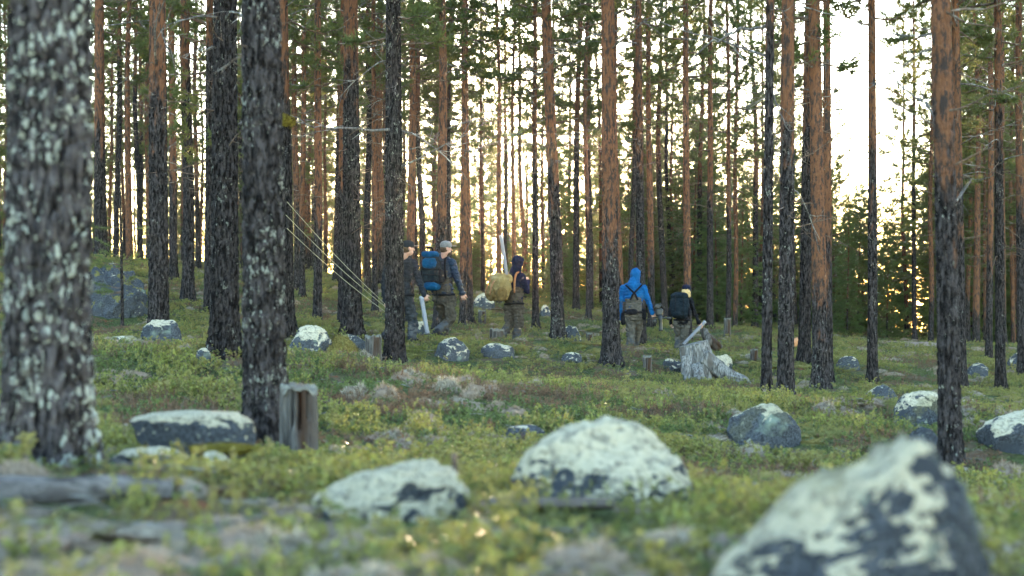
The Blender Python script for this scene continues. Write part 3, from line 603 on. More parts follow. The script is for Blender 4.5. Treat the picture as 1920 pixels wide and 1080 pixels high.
x, y, z = at(637, 19.2); fuzzy('moss_hummock', (x, y, z+.08), (.24, .22, .26), 62, HUMM, 'brown and green mossy hummock beside the rounded white-topped boulder', 'moss', 3500, .035)
x, y, z = at(352, 12.6); fuzzy('moss_hummock', (x, y, z-.03), (.42, .35, .13), 63, HUMM, 'low brown lichen mound in front of the blackish pine', 'moss', 3500, .03)

# ---------------------------------------------------------------- stumps, logs, sticks
BROT = m_wood('brown_rot', (.010, .005, .004), (.042, .018, .010), (.018, .009, .006), (1, 1, .15), 30)
def stump(px, py_top, D, dia, seed, label, mat=None, rot=False, top=None, lean=0.0):
    x, y, z = at(px, D); h = (540-py_top)/F*D-z; R = dia/2; t = empty('stump', (x, y, z)); tag(t, label, 'stump'); t.rotation_euler = (0, lean, 0)
    n = 64; rows = np.concatenate([np.linspace(-.15, h*.9, 22), np.linspace(h*.93, h, 4)]); th = np.arange(n)*2*np.pi/n; Z, T = np.meshgrid(rows, th, indexing='ij')
    g = fbm(np.stack([np.cos(T.ravel())*5, np.sin(T.ravel())*5, Z.ravel()*1.5], 1), 3, seed).reshape(Z.shape)
    RR = R*(1+.12*np.exp(-np.maximum(Z, 0)/.08)+.16*g)
    if rot:  # rotted slots down the upper side
        for a, wd, z0 in rot: RR -= R*.55*np.exp(-(np.angle(np.exp(1j*(T-a)))/wd)**2)*sstep(z0, z0+.05, Z)*sstep(h, h-.03, Z)
    slot = (RR < R*(1+.12*np.exp(-np.maximum(Z, 0)/.08)+.16*g)-R*.16)
    Z = Z + sstep(h*.8, h, Z)*.05*R*10*fbm(np.stack([np.cos(T.ravel())*2.2, np.sin(T.ravel())*2.2, T.ravel()*0+seed], 1), 3, seed+4).reshape(Z.shape)
    V = np.stack([RR*np.cos(T), RR*np.sin(T), Z], -1).reshape(-1, 3); i = np.arange(len(rows)-1)[:, None]*n; j = np.arange(n)[None]; k = (j+1) % n
    Q = np.stack([i+j, i+k, i+n+k, i+n+j], -1).reshape(-1, 4); sl = slot.ravel()[Q].all(1); b = MB(); b.add(V, Q[~sl]); b.add(V, Q[sl], 1) if sl.any() else None; b.build('bark_side', [mat or GREYW, BROT], t)
    ring = V[-n:]; c = MB(); rr = [1.0, .7, .35]; VV = []
    for q in rr: VV.append(np.column_stack([ring[:, :2]*q, h+.004+(ring[:, 2]-h)*q+.012*fbm(np.column_stack([ring[:, :2]*q*30, np.zeros(n)]), 2, seed)*.4]))
    VV = [np.column_stack([ring[:, :2]*1.004, ring[:, 2]-.012])]+VV; i = np.arange(3)[:, None]*n; VV = np.vstack(VV+[[[0, 0, h+.004]]])
    c.add(VV, [np.stack([i+j, i+k, i+n+k, i+n+j], -1).reshape(-1, 4), np.stack([np.full(n, 4*n), 3*n+np.arange(n), 3*n+(np.arange(n)+1) % n], 1)]); c.build('cut_face', top or CUTW, t); return t
stump(561, 727, 8.1, .205, 71, 'rotten brown-streaked stump with pale lichen rim beside dark furrowed pine', ROTW, [(-2.3, .13, .03), (-1.86, .09, .2), (-1.42, .13, .17), (-.85, .11, .24)])
stump(700, 632, 21.2, .235, 72, 'grey cut stump beside the torn-bark pine', ROTW)
stump(1214, 668, 23.2, .145, 73, 'narrow pale post-like stump beside the straight orange-barked pine', ROTW)
stump(932, 619, 27.2, .27, 74, 'dark stump behind the feet of the tan rucksack hiker', ROTW)
stump(904, 583, 37, .2, 75, 'small stump behind the tan rucksack', ROTW)
stump(1364, 598, 37, .17, 76, 'small dark stump beyond the twin-rooted stump', ROTW)
stump(1414, 655, 25.5, .13, 77, 'short mossy stump beside the slim dark pine', ROTW)
stump(1105, 625, 27.5, .13, 78, 'tiny stump between leaning pine and straight orange-barked pine', ROTW)
stump(1662, 745, 15, .05, 79, 'thin upright stub at the end of the fallen stick', ROTW)
# moss-capped snag
x, y, z = at(537, 22.5); t = empty('broken_snag', (x, y, z)); tag(t, 'broken grey-black snag with bright moss on its top', 'dead tree')
hs = (540-228)/F*22.5-z; o = obj('trunk', trunk_mesh('trunk', .115, hs*2.6, 56, np.arange(-.3, hs, .026), 88, True, .3, .03, .25), t); o.color = (.5, 1, .75, 1)
b = MB(); rng = np.random.default_rng(3); V, T = ico(3); P = V*(1+.2*fbm(V*3, 2, 4)[:, None])*np.array([.12, .12, .10]); b.add(P, T, 0, True, .6); needles(b, P, unit(V), 4, .05, .008, rng); b.build('moss_cap', MOSS, t).location = (0, 0, hs)
# twin-rooted weathered stump
def groove(seed, amp=.16):
    def f(i, th): return amp*fbm(np.stack([np.cos(th.ravel())*3.2, np.sin(th.ravel())*3.2, i.ravel()*.09], 1), 3, seed).reshape(i.shape)
    return f
def path(pts, m=26):
    pts = np.array(pts, float); s = np.linspace(0, len(pts)-1, m); return np.stack([np.interp(s, np.arange(len(pts)), pts[:, c]) for c in range(3)], 1)
x, y, z = at(1325, 23.8); base = np.array([x, y, z]); t = empty('weathered_stump', base); tag(t, 'silver-grey weathered stump with long spreading roots near blonde hiker', 'stump')
def root(name, pts, r0, r1, seed, amp=.16, n=36):
    P = path([pw(*p) for p in pts])-base; ker = np.array([.25, .5, .25])
    for _ in range(4): P[1:-1] = .25*P[:-2]+.5*P[1:-1]+.25*P[2:]
    b = MB(); b.tube(P, np.interp(np.linspace(0, 1, len(P)), np.linspace(0, 1, len(r0)), r0) if isinstance(r0, (list, tuple)) else np.linspace(r0, r1, len(P)), n, disp=groove(seed, amp)); return b.build(name, GREYW, t)
root('stump_trunk', [(1320, 735, 23.8), (1314, 705, 23.8), (1310, 680, 23.8), (1305, 662, 23.8), (1301, 648, 23.8), (1300, 644, 23.8)], [.29, .265, .25, .24, .235, .23], 0, 91, .34, 80)
root('root', [(1318, 668, 23.6), (1345, 692, 23.6), (1370, 706, 23.5), (1395, 712, 23.4), (1408, 722, 23.4)], [.14, .13, .10, .075, .03], 0, 92, .3)
root('root', [(1288, 670, 23.5), (1290, 695, 23.4), (1293, 718, 23.3), (1297, 730, 23.2)], [.10, .11, .08, .06], 0, 93, .3)
root('root', [(1305, 690, 23.4), (1312, 708, 23.2), (1305, 722, 23.1), (1302, 732, 23.0)], [.11, .09, .06, .04], 0, 94, .3)
root('root', [(1330, 690, 23.9), (1352, 708, 24.3), (1372, 716, 24.6)], [.10, .06, .03], 0, 95, .3)
x, y, z = at(1330, 30.0); base = np.array([x, y, z]); t = empty('broken_stump', base); tag(t, 'dark grey broken root stump behind the weathered stump', 'stump'); GREYW_ = GREYW; GREYW = ROTW
root('stump_trunk', [(1316, 616, 30), (1324, 630, 30), (1336, 642, 30), (1350, 655, 30)], [.05, .10, .12, .09], 0, 96, .35); root('root', [(1322, 618, 30), (1330, 640, 29.8), (1326, 660, 29.8)], [.05, .06, .04], 0, 97, .3)
LOGW = m_wood('log_wood', (.02, .017, .016), (.17, .15, .14), (.06, .05, .046), (.1, 1, 1), 34)
GREYW = GREYW_
def log(name, p0, p1, r0, r1, seed, label, cat, mat=None, m=30, wob=.02, lift=True, n=24):
    a = np.array(p0, float); b_ = np.array(p1, float); P = a+(b_-a)*np.linspace(0, 1, m)[:, None]; rng = np.random.default_rng(seed)
    P += np.stack([fbm(np.stack([np.linspace(0, 4, m), np.full(m, q*5.), np.full(m, seed)], 1), 2, seed+q)*wob for q in range(3)], 1)
    if lift: P[:, 2] = G(P[:, 0], P[:, 1])*.35+P[:, 2]*.65
    base = P[m//2].copy(); b = MB(); b.tube(P-base, np.linspace(r0, r1, m), n, disp=groove(seed, .18)); o = b.build(name, mat or GREYW, None, base); tag(o, label, cat); return o
log('fallen_log', pw(-140, 922, 4.3), pw(318, 915, 4.55), .066, .030, 101, 'grey fallen log lying in front of the thick lichen-blotched trunk', 'log', LOGW, lift=False, wob=.012)
log('fallen_stick', pw(1145, 722, 19), pw(1345, 748, 17.6), .017, .010, 102, 'thin grey fallen stick in front of the weathered stump', 'stick', DEADW)
log('fallen_stick', pw(1505, 768, 15.9), pw(1660, 786, 15.2), .021, .012, 103, 'pale fallen stick beside the paired pines', 'stick', DEADW)
log('fallen_log', pw(1470, 648, 30), pw(1497, 640, 30.6), .10, .09, 104, 'short orange-brown cut log behind the tight pine cluster', 'log', m_wood('orange_wood', (.22, .09, .04), (.5, .26, .13), (.35, .16, .08), (1, 1, 1), 30), 10, .0, False)
log('upright_twig', (*pw(852, 850, 4.9)[:2], pw(852, 850, 4.9)[2]), (*pw(856, 935, 4.9)[:2], pw(856, 940, 4.9)[2]), .010, .014, 105, 'dark upright twig behind the low wedge-shaped boulder', 'twig', LIMB, 8, .0, False, 8)
a = pw(915, 945, 4.6); b_ = pw(1152, 945, 4.65); mb = MB(); mb.sell((0, 0, 0), (np.linalg.norm(b_-a)/2, .045, .017), None, 7, 40, 14); o = mb.build('short_board', m_wood('board_wood', (.05, .038, .034), (.20, .165, .15), (.10, .08, .07), (.12, 1, 1), 40), None, (a+b_)/2); o.rotation_euler = (-.3, .02, math.atan2(b_[1]-a[1], b_[0]-a[0])); tag(o, 'short weathered board lying against the domed white lichen boulder', 'board')
CLEAR += [(x, 4.45, .14) for x in np.arange(-2.0, -1.0, .12)]+[(x, 4.62, .10) for x in np.arange(-.08, .36, .1)]
# cords tied to the snag, held by the man in grey
CORD = m_plain('cord', (.33, .29, .19), .7)
for p0, p1, lab in [((538, 378, 22.3), (724, 572, 23.2), 'uppermost of three pale cords stretched from the snag'), ((536, 403, 22.3), (722, 575, 23.25), 'middle of three pale cords stretched from the snag'), ((538, 428, 22.3), (728, 589, 23.15), 'lowest of three pale cords stretched from the snag')]:
    a = pw(*p0); b_ = pw(*p1); s = np.linspace(0, 1, 24)[:, None]; P = a+(b_-a)*s; P[:, 2] -= .05*np.sin(s[:, 0]*np.pi); mb = MB(); mb.tube(P-a, .0035, 6); tag(mb.build('cord', CORD, None, a), lab, 'cord', None)
# sapling in front of the big boulder
x, y, z = at(229, 23.5); t = empty('pine_sapling', (x, y, z)); tag(t, 'thin pine sapling with sparse green side twigs before the big boulder', 'sapling'); o = obj('trunk', THIN_T[0], t); o.scale = (.62, .62, .5); o.color = (.5, 1, .9, 1)
rng = np.random.default_rng(12)
for i in range(15):
    b = MB(); z0 = rng.uniform(.25, 2.0); L = rng.uniform(.3, .62); az = rng.choice([3.14, 3.14, 0])+rng.normal()*.6; p = branch_pts(rng, (0, 0, z0), az, rng.uniform(-.2, .3), L, 5, .3); b.tube(p, np.linspace(.007, .003, 6), 5, 1)
    TP = [p[q]+(p[q+1]-p[q])*f for q in (2, 3, 4) for f in (0, .3, .6, 1)]; needles(b, TP, [unit(p[5]-p[3])]*len(TP), 12, .07, .004, rng); b.build('side_twig', [SPRUCE, LIMB], t)
# ---------------------------------------------------------------- ground cover
L_BIL = m_leaf('bilberry_leaf', (.030, .052, .013), (.25, .262, .066), .35, .5, (.27, .27, .06), (.215, .165, .06))
L_LIN = m_leaf('lingonberry_leaf', (.018, .040, .014), (.14, .18, .055), .2, .35, None, (.11, .12, .035))
L_DRY = m_leaf('heather_leaf', (.06, .026, .016), (.24, .125, .07), .25, .8, None, (.16, .13, .08))
L_LIC = m_leaf('reindeer_lichen', (.06, .040, .028), (.46, .40, .30), .25, .95, (.4, .35, .27), (.25, .165, .115))
L_YEL = m_leaf('moss_sprig', (.08, .085, .028), (.24, .225, .08), .3, .8, None, (.24, .18, .06))
def leaves(b, P, Dr, ln, wd, rng, mi=0):
    P = np.asarray(P); Dr = unit(Dr); n = len(P); s = unit(np.cross(Dr, rng.normal(size=(n, 3)))); u = np.cross(s, Dr); L = ln*rng.uniform(.7, 1.25, (n, 1)); W = wd*rng.uniform(.8, 1.2, (n, 1))
    V = np.stack([P, P+Dr*L*.5+s*W+u*W*.4, P+Dr*L, P+Dr*L*.5-s*W+u*W*.4], 1).reshape(-1, 3); q = np.arange(n)[:, None]*4
    b.add(V, [np.concatenate([q+[0, 1, 2], q+[0, 2, 3]])], mi, False, np.repeat(rng.uniform(0, 1, n), 4))
def shrub(seed, stems, nl, h, rad, ln, wd, mat, up=.5):
    rng = np.random.default_rng(seed); b = MB()
    for i in range(stems):
        r = rad*math.sqrt(rng.uniform()); a = rng.uniform(0, 6.28); p0 = np.array([r*math.cos(a), r*math.sin(a), -.03]); hh = h*rng.uniform(.5, 1.15); d = unit(np.array([rng.normal()*.35, rng.normal()*.35, 1])); p1 = p0+d*hh
        b.tube([p0, p1], [.0025, .0012], 3, 1, cap=False); f = rng.uniform(.3, 1, nl)[:, None]; P = p0+(p1-p0)*f; leaves(b, P, rng.normal(size=(nl, 3))+np.array([0, 0, up]), ln, wd, rng)
    return b.mesh('sprig', [mat, LIMB])
def cushion(seed, n, rad, mat, h=.05, ln=.03, wd=.0035):
    rng = np.random.default_rng(seed); b = MB(); r = rad*np.sqrt(rng.uniform(0, 1, n)); a = rng.uniform(0, 6.28, n); x = r*np.cos(a); y = r*np.sin(a)
    z = h*(1-(r/rad)**2)*(.75+.9*fbm(np.stack([x*30, y*30, x*0+seed], 1), 2, seed)); V, T = ico(3); VV = V*(1+.45*fbm(V*3+seed, 3, seed)[:, None])*np.array([rad*.95, rad*.95, h*.95]); b.add(VV, T, 0, True, fbm(V*9, 2, seed)*.5+.3)
    needles(b, np.stack([x, y, z*.95-.004], 1), np.tile([0, 0, 1.], (n, 1)), 3, ln, wd, rng, 0, .9); return b.mesh('cushion', mat)
SRC = {'bil': [shrub(500+i, 15, 13, .15, .17, .026, .0085, L_BIL) for i in range(4)], 'lin': [shrub(510+i, 20, 13, .10, .16, .019, .0065, L_LIN, .8) for i in range(4)],
       'dry': [shrub(520+i, 17, 15, .11, .15, .016, .004, L_DRY, .9) for i in range(4)], 'lic': [cushion(530+i, 500, .085, L_LIC, .055, .034, .0032) for i in range(4)], 'yel': [cushion(540+i, 420, .12, L_YEL, .05, .04, .003) for i in range(4)],
       'tall': [shrub(550+i, 9, 16, .30, .12, .030, .010, L_BIL) for i in range(3)]}
def ground_cover():
    rng = np.random.default_rng(9); xs = []; ys = []
    for y0, y1, den in ((1.6, 6, 95), (6, 13, 58), (13, 22, 38), (22, 34, 24), (34, 60, 9)):
        n = int(den*(.80*(y0+y1)/2+2.5)*(y1-y0)); y = rng.uniform(y0, y1, n); x = rng.uniform(-1, 1, n)*(.40*y+1.2); xs.append(x); ys.append(y)
    x = np.concatenate(xs); y = np.concatenate(ys); z = G(x, y); n = len(x)
    nA = fb2(x, y, 1.5, 4, 31)*1.6; nB = fb2(x, y, .95, 4, 41)*1.6; nC = fb2(x, y, 1.2, 4, 51)*1.6; nD = fb2(x, y, 2.2, 3, 61)*1.6; u = rng.uniform(0, 1, n)
    near = sstep(5.2, 3.6, y); lic = nB*.42 + near*.52 - .50 + 1.0*(u-.5) > 0; dry = (nC > .10+.8*(rng.uniform(0, 1, n)-.5)); yel = (nD > .1+.5*(rng.uniform(0, 1, n)-.5)); bil = nA > -.1+.6*(rng.uniform(0, 1, n)-.5)
    kind = np.where(lic, 'lic', np.where(dry, 'dry', np.where(bil, 'bil', np.where(yel, 'yel', 'lin')))); kind = np.where((u < .16) & ~lic, 'lin', kind); kind = np.where((u > .965) & (nA > .1), 'tall', kind)
    d = np.hypot(x-(1700-960)/F*39, (y-39)*.45)
    keep = d > 1.1+.4*rng.normal(size=n)*.5; low = .62+.3*sstep(7, 12, y)-.32*sstep(16, 21, y)
    low = np.where((x > -2.3) & (x < -.9) & (y > 3.4) & (y < 4.5), .2, low); low = np.where((x > -.14) & (x < .42) & (y > 3.7) & (y < 4.7), .22, low)
    low = np.where((x > -1.95) & (x < -1.1) & (y > 4.9) & (y < 6.4), .3, low)
    for a, b_, r0 in CLEAR:      # plants stay low at the foot of a rock
        q = np.hypot(x-a, (y-b_)*.75)/(r0+.12); low = np.where((q < 1.5) & (y < b_+.3), np.minimum(low, .3 if b_ < 8 else .42), low); keep &= q > .8
    low = low*(.75+.5*rng.uniform(0, 1, n)); fade = 1+.5*sstep(18, 45, y)
    info = {'bil': ('bilberry_shrub', 'bright green bilberry shrubs carpeting the forest floor'), 'lin': ('lingonberry_shrub', 'dark glossy lingonberry shrubs on the forest floor'), 'dry': ('heather', 'reddish brown heather and dry sprigs'), 'lic': ('reindeer_lichen', 'pale grey reindeer lichen cushions'), 'yel': ('moss', 'yellowish moss cushions'), 'tall': ('tall_bilberry', 'taller bilberry sprigs standing above the carpet')}
    for kd, (nm, lab) in info.items():
        m = (kind == kd) & keep; k = int(m.sum()); r = np.zeros((k, 3)); r[:, 2] = rng.uniform(0, 6.28, k); r[:, :2] = rng.normal(size=(k, 2))*.12; s = (rng.uniform(.7, 1.3, k)*fade[m])[:, None]*np.column_stack([np.ones((k, 2)), low[m]])
        if kd == 'lic': s = s*np.column_stack([np.full((k, 2), 1.15), rng.uniform(.5, 1.7, k)])
        scatter(nm, [(me, (1, 1, 1, 1)) for me in SRC[kd]], np.stack([x[m], y[m], z[m]], 1), r, s, rng.integers(0, len(SRC[kd]), k), lab, 'plants')
    # green tussocks where the photo shows taller plants in front
    P = []
    for px, D, c, sp in [(640, 7.2, 14, .25), (880, 6.6, 14, .2), (930, 5.6, 8, .12), (300, 5.6, 8, .16), (450, 5.6, 10, .2), (1340, 5.2, 8, .14), (1830, 6, 12, .3), (170, 8, 10, .3), (520, 7.4, 10, .2), (1040, 4.6, 7, .18), (1230, 4.7, 6, .12), (300, 4.2, 4, .1), (1500, 9, 10, .4), (1300, 6.5, 8, .25), (600, 5.5, 6, .2)]:
        x0 = (px-960)/F*D
        for q in range(c): P.append((x0+rng.normal()*sp, D+rng.normal()*sp))
    P = np.array(P); zz = G(P[:, 0], P[:, 1]); k = len(P); r = np.zeros((k, 3)); r[:, 2] = rng.uniform(0, 6.28, k)
    scatter('leafy_tussock', [(me, (1, 1, 1, 1)) for me in SRC['tall']], np.column_stack([P, zz]), r, np.repeat(rng.uniform(.3, .6, (k, 1)), 3, 1), rng.integers(0, 3, k), 'leafy green tussocks between the near boulders', 'plants')
    # litter: fallen twigs
    b = MB(); n2 = 900; yy = rng.uniform(3, 32, n2); xx = rng.uniform(-1, 1, n2)*(.4*yy+1); zz = G(xx, yy)+.02+.05*rng.uniform(0, 1, n2); aa = rng.uniform(0, 6.28, n2); LL = rng.uniform(.06, .35, n2)
    for i in range(n2): d = np.array([math.cos(aa[i]), math.sin(aa[i]), rng.normal()*.12])*LL[i]/2; p = np.array([xx[i], yy[i], zz[i]]); b.tube([p-d, p+rng.normal(size=3)*.01, p+d], [.004, .0035, .002], 4, 0, cap=False)
    o = b.build('twig_litter', DEADW); o['kind'] = 'stuff'; o['label'] = 'small fallen twigs littering the forest floor'; o['category'] = 'twigs'
ground_cover()
# ---------------------------------------------------------------- people
SKIN = m_plain('skin', (0.368, 0.208, 0.152), .55, 0, .35, .12); BLACK = m_cloth('black_fabric', (0.0072, 0.0072, 0.009), (0.0132, 0.0132, 0.0162)); NAVY = m_cloth('navy_fleece', (0.0056, 0.0084, 0.021), (0.0098, 0.014, 0.035), 14)
WADER = m_cloth('brown_wader', (0.06975, 0.05859, 0.04743), (0.04185, 0.0346, 0.0279), 7); GWADER = m_cloth('grey_wader', (0.102, 0.0918, 0.0782), (0.0578, 0.05304, 0.0476), 7); GAITER = m_cloth('grey_gaiter', (0.072, 0.072, 0.075), (0.042, 0.042, 0.045)); BOOT = m_cloth('boot', (.018, .018, .022), (.03, .03, .033))
GREYJ = m_cloth('charcoal_jacket', (0.01348, 0.0154, 0.01925), (0.02118, 0.0231, 0.02772)); PUFF = m_cloth('dark_blue_jacket', (.004, .011, .024), (.008, .02, .04), 10, .5, .25); BLUEJ = m_cloth('bright_blue_jacket', (0.007894, 0.08455, 0.2367), (0.005635, 0.05635, 0.169), 6, .7); CAPG = m_cloth('grey_cap', (0.176, 0.172, 0.168), (0.128, 0.124, 0.124))
PBLUE = m_cloth('pack_blue', (0.005184, 0.05184, 0.121), (0.00432, 0.03672, 0.0864), 8); CANVD = m_cloth('dark_canvas', (.16, .105, .042), (.10, .062, .024), 8); CANVL = m_cloth('light_canvas', (.30, .215, .10), (.20, .135, .055), 8); CANVAS = m_cloth('tan_canvas', (0.2448, 0.1692, 0.072), (0.1728, 0.1152, 0.0468), 8); ALU = m_plain('aluminium', (.15, .15, .165), .6, .0, .4, .15); LEATH = m_plain('brown_leather', (.22, .085, .03), .6); HAIRD = m_cloth('brown_hair', (.05, .03, .02), (.08, .05, .03), 60); HAIRB = m_cloth('blonde_hair', (.62, .44, .22), (.42, .28, .12), 60); EYE = m_plain('eye', (.02, .015, .012), .2); PACKD = m_cloth('dark_pack', (0.0072, 0.012, 0.0168), (0.0132, 0.0192, 0.0252), 8); GEAR = m_plain('camera_black', (0.0098, 0.0098, 0.0112), .4); GLASS = m_plain('lens_glass', (.01, .012, .02), .08, 0, .8)
def hand(b, w, d, nrm, sd=1, curl=.7):
    d = unit(d); nrm = unit(nrm-d*np.dot(nrm, d)); s = np.cross(d, nrm)*sd; b.sell(w+d*.05, (.043, .016, .052), np.stack([s, nrm, d], 1), 3, 16, 10)
    for i, L in enumerate((.068, .076, .071, .056)):
        p = w+d*.088+s*(i-1.5)*.0215; q = p+(d*math.cos(curl)+nrm*math.sin(curl))*L*.5; e = q+(d*math.cos(curl*2.2)+nrm*math.sin(curl*2.2))*L*.5; b.capsule(p, q, .0092, .0086, 8); b.capsule(q, e, .0086, .0075, 8)
    p = w+d*.03-s*.036; q = p+unit(d*.75-s*.55+nrm*.35)*.045; e = q+unit(d*.7-s*.05+nrm*.6)*.034; b.capsule(p, q, .0115, .010, 8); b.capsule(q, e, .010, .008, 8)
def person(label, D, foot, J, face, jk, hood=None, cap=None, hair=None, puffy=False, bib=None, leg_mat=WADER, beard=False, arm_r=.058, bulk=1.0, brim=CAPG):
    """J: joints as photo pixels plus metres of extra distance"""
    o = at(foot, D); t = empty('person', o); o = np.array(o); tag(t, label, 'person')
    j = {k: pw(v[0], v[1], D+v[2])-o for k, v in J.items()}; fw = unit(np.array([*face, 0.])); rt = np.cross(fw, [0, 0, 1.0]); up = np.array([0, 0, 1.0]); hc = j['head']; Rh = np.stack([rt, fw, up], 1)
    pel = (j['hipL']+j['hipR'])/2; ch = (j['shL']+j['shR'])/2; sx = unit(j['shR']-j['shL']); hx = unit(j['hipR']-j['hipL']); ax = unit(ch-pel); sy = unit(np.cross(ax, sx)); Rt = np.stack([sx, sy, ax], 1); sw = np.linalg.norm(j['shR']-j['shL'])/2
    # the body: head with face, trunk, limbs, hands, one surface
    b = MB(); b.sell(hc+up*.02, (.076, .095, .105), Rh); b.sell(hc-up*.055+fw*.022, (.058, .068, .066), Rh); b.capsule(hc+fw*.088+up*.012, hc+fw*.112-up*.022, .010, .015, 10); b.sell(hc+fw*.085-up*.062, (.026, .014, .010), Rh); b.sell(hc+fw*.08+up*.035, (.045, .014, .009), Rh)
    for s in (-1, 1): b.sell(hc+rt*.078*s-fw*.008, (.012, .021, .032), Rh)
    b.capsule(hc-up*.06-fw*.015, ch+ax*.03, .056, .064); b.sell(ch-ax*.12, (sw*.86, .10, .2), Rt, 2.4); b.sell(pel+ax*.10, (.145, .10, .16), Rt, 2.4); b.sell(pel, (.155, .105, .12), Rt, 2.4)
    for S in 'LR':
        sh, el, wr, hp, kn, an, to = (j[k+S] for k in ('sh', 'el', 'wr', 'hip', 'kn', 'an', 'toe'))
        b.capsule(sh, el, .040, .033); b.capsule(el, wr, .032, .024); hd = j.get('hd'+S); dd = unit(hd-wr) if hd is not None else unit(wr-el)
        hand(b, wr, dd, fw*.6-rt*(1 if S == 'R' else -1)*.7, 1 if S == 'L' else -1); b.capsule(hp, kn, .078, .054); b.capsule(kn, an, .052, .036); b.capsule(an, to, .038, .032)
    fuse('body', b, SKIN, t, .0075, 2)
    for s in (-1, 1):
        e = MB(); e.sell(hc+fw*.089+rt*.033*s+up*.018, (.012, .007, .007), Rh, 2, 10, 6); e.build('eye', EYE, t)
    # jacket
    b = MB(); b.sell(ch-ax*.15, (sw*.98*bulk, .135*bulk, .235), Rt, 2.5); b.sell(pel+ax*.16, (.165*bulk, .13*bulk, .16), Rt, 2.5); b.capsule(ch-ax*.02, ch+ax*.10, .092, .072)
    for S in 'LR': b.capsule(j['sh'+S], j['el'+S], arm_r*1.15*bulk, arm_r*bulk); b.capsule(j['el'+S], j['wr'+S], arm_r*.98*bulk, arm_r*.72); b.capsule(ch+ax*.02, j['sh'+S], .085, arm_r*1.15*bulk)
    if bib is None: b.sell(pel+ax*.02, (.18*bulk, .14*bulk, .10), Rt, 2.6)
    def quilt(co, no): return co+no*(np.abs(np.sin(co[:, 2]*math.pi/.075))**.5*.012)[:, None]
    jkt = fuse('jacket', b, jk, t, .012, 3, .024, (9, 9, 16), 3, quilt if puffy else None)
    for S in 'LR':
        c = MB(); d = unit(j['wr'+S]-j['el'+S]); c.capsule(j['wr'+S]-d*.03, j['wr'+S]+d*.004, arm_r*.76, arm_r*.72); c.build('cuff', jk, jkt)
    # waders and boots
    b = MB(); b.sell(pel, (.175*bulk, .135*bulk, .13), Rt, 2.6)
    if bib is not None: b.sell(pel+ax*.16, (.178*bulk, .146*bulk, .17), Rt, 2.8); b.sell(ch-ax*(.30-bib), (.172*bulk, .148*bulk, .14), Rt, 3)
    for S in 'LR':
        hp, kn, an = j['hip'+S], j['kn'+S], j['an'+S]; b.capsule(hp, kn, .115, .088); m_ = kn+(an-kn)*.55; b.capsule(kn, m_, .088, .085); b.capsule(m_, an+(kn-an)*.05, .085, .074)
    fuse('waders', b, leg_mat, t, .012, 3, .032, (8, 8, 15), 5)
    for S in 'LR':
        an, to, kn = j['an'+S], j['toe'+S], j['kn'+S]; u = unit(kn-an); b = MB(); b.capsule(an+u*.02, an+u*.20, .077, .088); fuse('gaiter', b, GAITER, t, .012, 3, .016, (8, 8, 24), 6)
        b = MB(); d = unit(to-an); b.capsule(an-u*.02, an+u*.03, .066, .068); b.capsule(an-d*.05-u*.035, to, .052, .044); b.capsule(to-d*.04, to+d*.02, .046, .036); fuse('boot', b, BOOT, t, .010, 2, .004)
    belt = MB(); th = np.linspace(0, 2*np.pi, 41); P = pel+ax*.075+(np.cos(th)[:, None]*sx*.196*bulk+np.sin(th)[:, None]*sy*.158*bulk)
    belt.tube(P, .021, 8, cap=False); belt.build('belt', BLACK, t)
    if hood:
        b = MB(); b.sell(hc+up*.025-fw*.015, (.105, .118, .138), Rh); b.capsule(hc-up*.05-fw*.02, ch+ax*.05-fw*.01, .098, .125); b.capsule(ch+ax*.04-sx*sw*.5, ch+ax*.04+sx*sw*.5, .075, .075); b.sell(hc+up*.075+fw*.075, (.085, .05, .05), Rh)
        fuse('hood', b, hood, t, .011, 4, .010, (14, 14, 14), 8)
    if cap:
        b = MB(); b.sell(hc+up*.062, (.090, .108, .078), Rh, 2.3); fuse('cap', b, cap, t, .009, 2, .004); b = MB(); b.sell(hc+up*.048+fw*.135, (.072, .062, .008), Rh, 2.6); c = b.build('brim', brim, t); b = MB(); b.sell(hc+up*.142, (.010, .010, .006), Rh, 2, 10, 6); b.build('cap_button', cap, t)
    if hair == 'short':
        b = MB(); b.sell(hc-fw*.035-up*.012, (.081, .080, .068), Rh); fuse('hair', b, HAIRD, t, .010, 1, .008, (40, 40, 40))
    if hair == 'long':
        b = MB(); b.sell(hc-fw*.035-up*.02, (.090, .085, .085), Rh); b.sell(hc-fw*.06-up*.10, (.085, .055, .07), Rh); b.capsule(hc+rt*.07-up*.03, hc+rt*.075-up*.13, .032, .026); fuse('hair', b, HAIRB, t, .009, 1, .012, (45, 45, 20))
    if beard: b = MB(); b.sell(hc+fw*.045-up*.085, (.058, .055, .042), Rh); fuse('beard', b, HAIRD, t, .009, 1, .008, (40, 40, 40))
    return t, j, o, dict(ch=ch, pel=pel, sx=sx, sy=sy, ax=ax, sw=sw, Rt=Rt)
def straps(t, o, k, mat, x=.11, yb=-.14, zt=.02, zb=-.30, name='shoulder_strap', r=.018):
    """two straps from behind, over the shoulders and down the front"""
    for s in (-1, 1):
        P = [k['ch']+k['sx']*x*s+k['sy']*yy+k['ax']*zz for yy, zz in ((yb, zb), (yb*1.12, -.1), (yb*.85, zt+.03), (0, zt+.085), (.10, zt+.03), (.165, -.1), (.14, zb+.05))]; P = path(P, 24)
        for _ in range(3): P[1:-1] = .25*P[:-2]+.5*P[1:-1]+.25*P[2:]
        b = MB(); b.tube(P, r, 8); b.build(name, mat, t)
def pk(name, c, half, R, mat, parent, e=4, wr=.012, seed=0, vox=.012, sc_=(10, 10, 10), fn=None):
    b = MB(); b.sell(c, half, R, e, 28, 18); return fuse(name, b, mat, parent, vox, 4, wr, sc_, seed, fn)
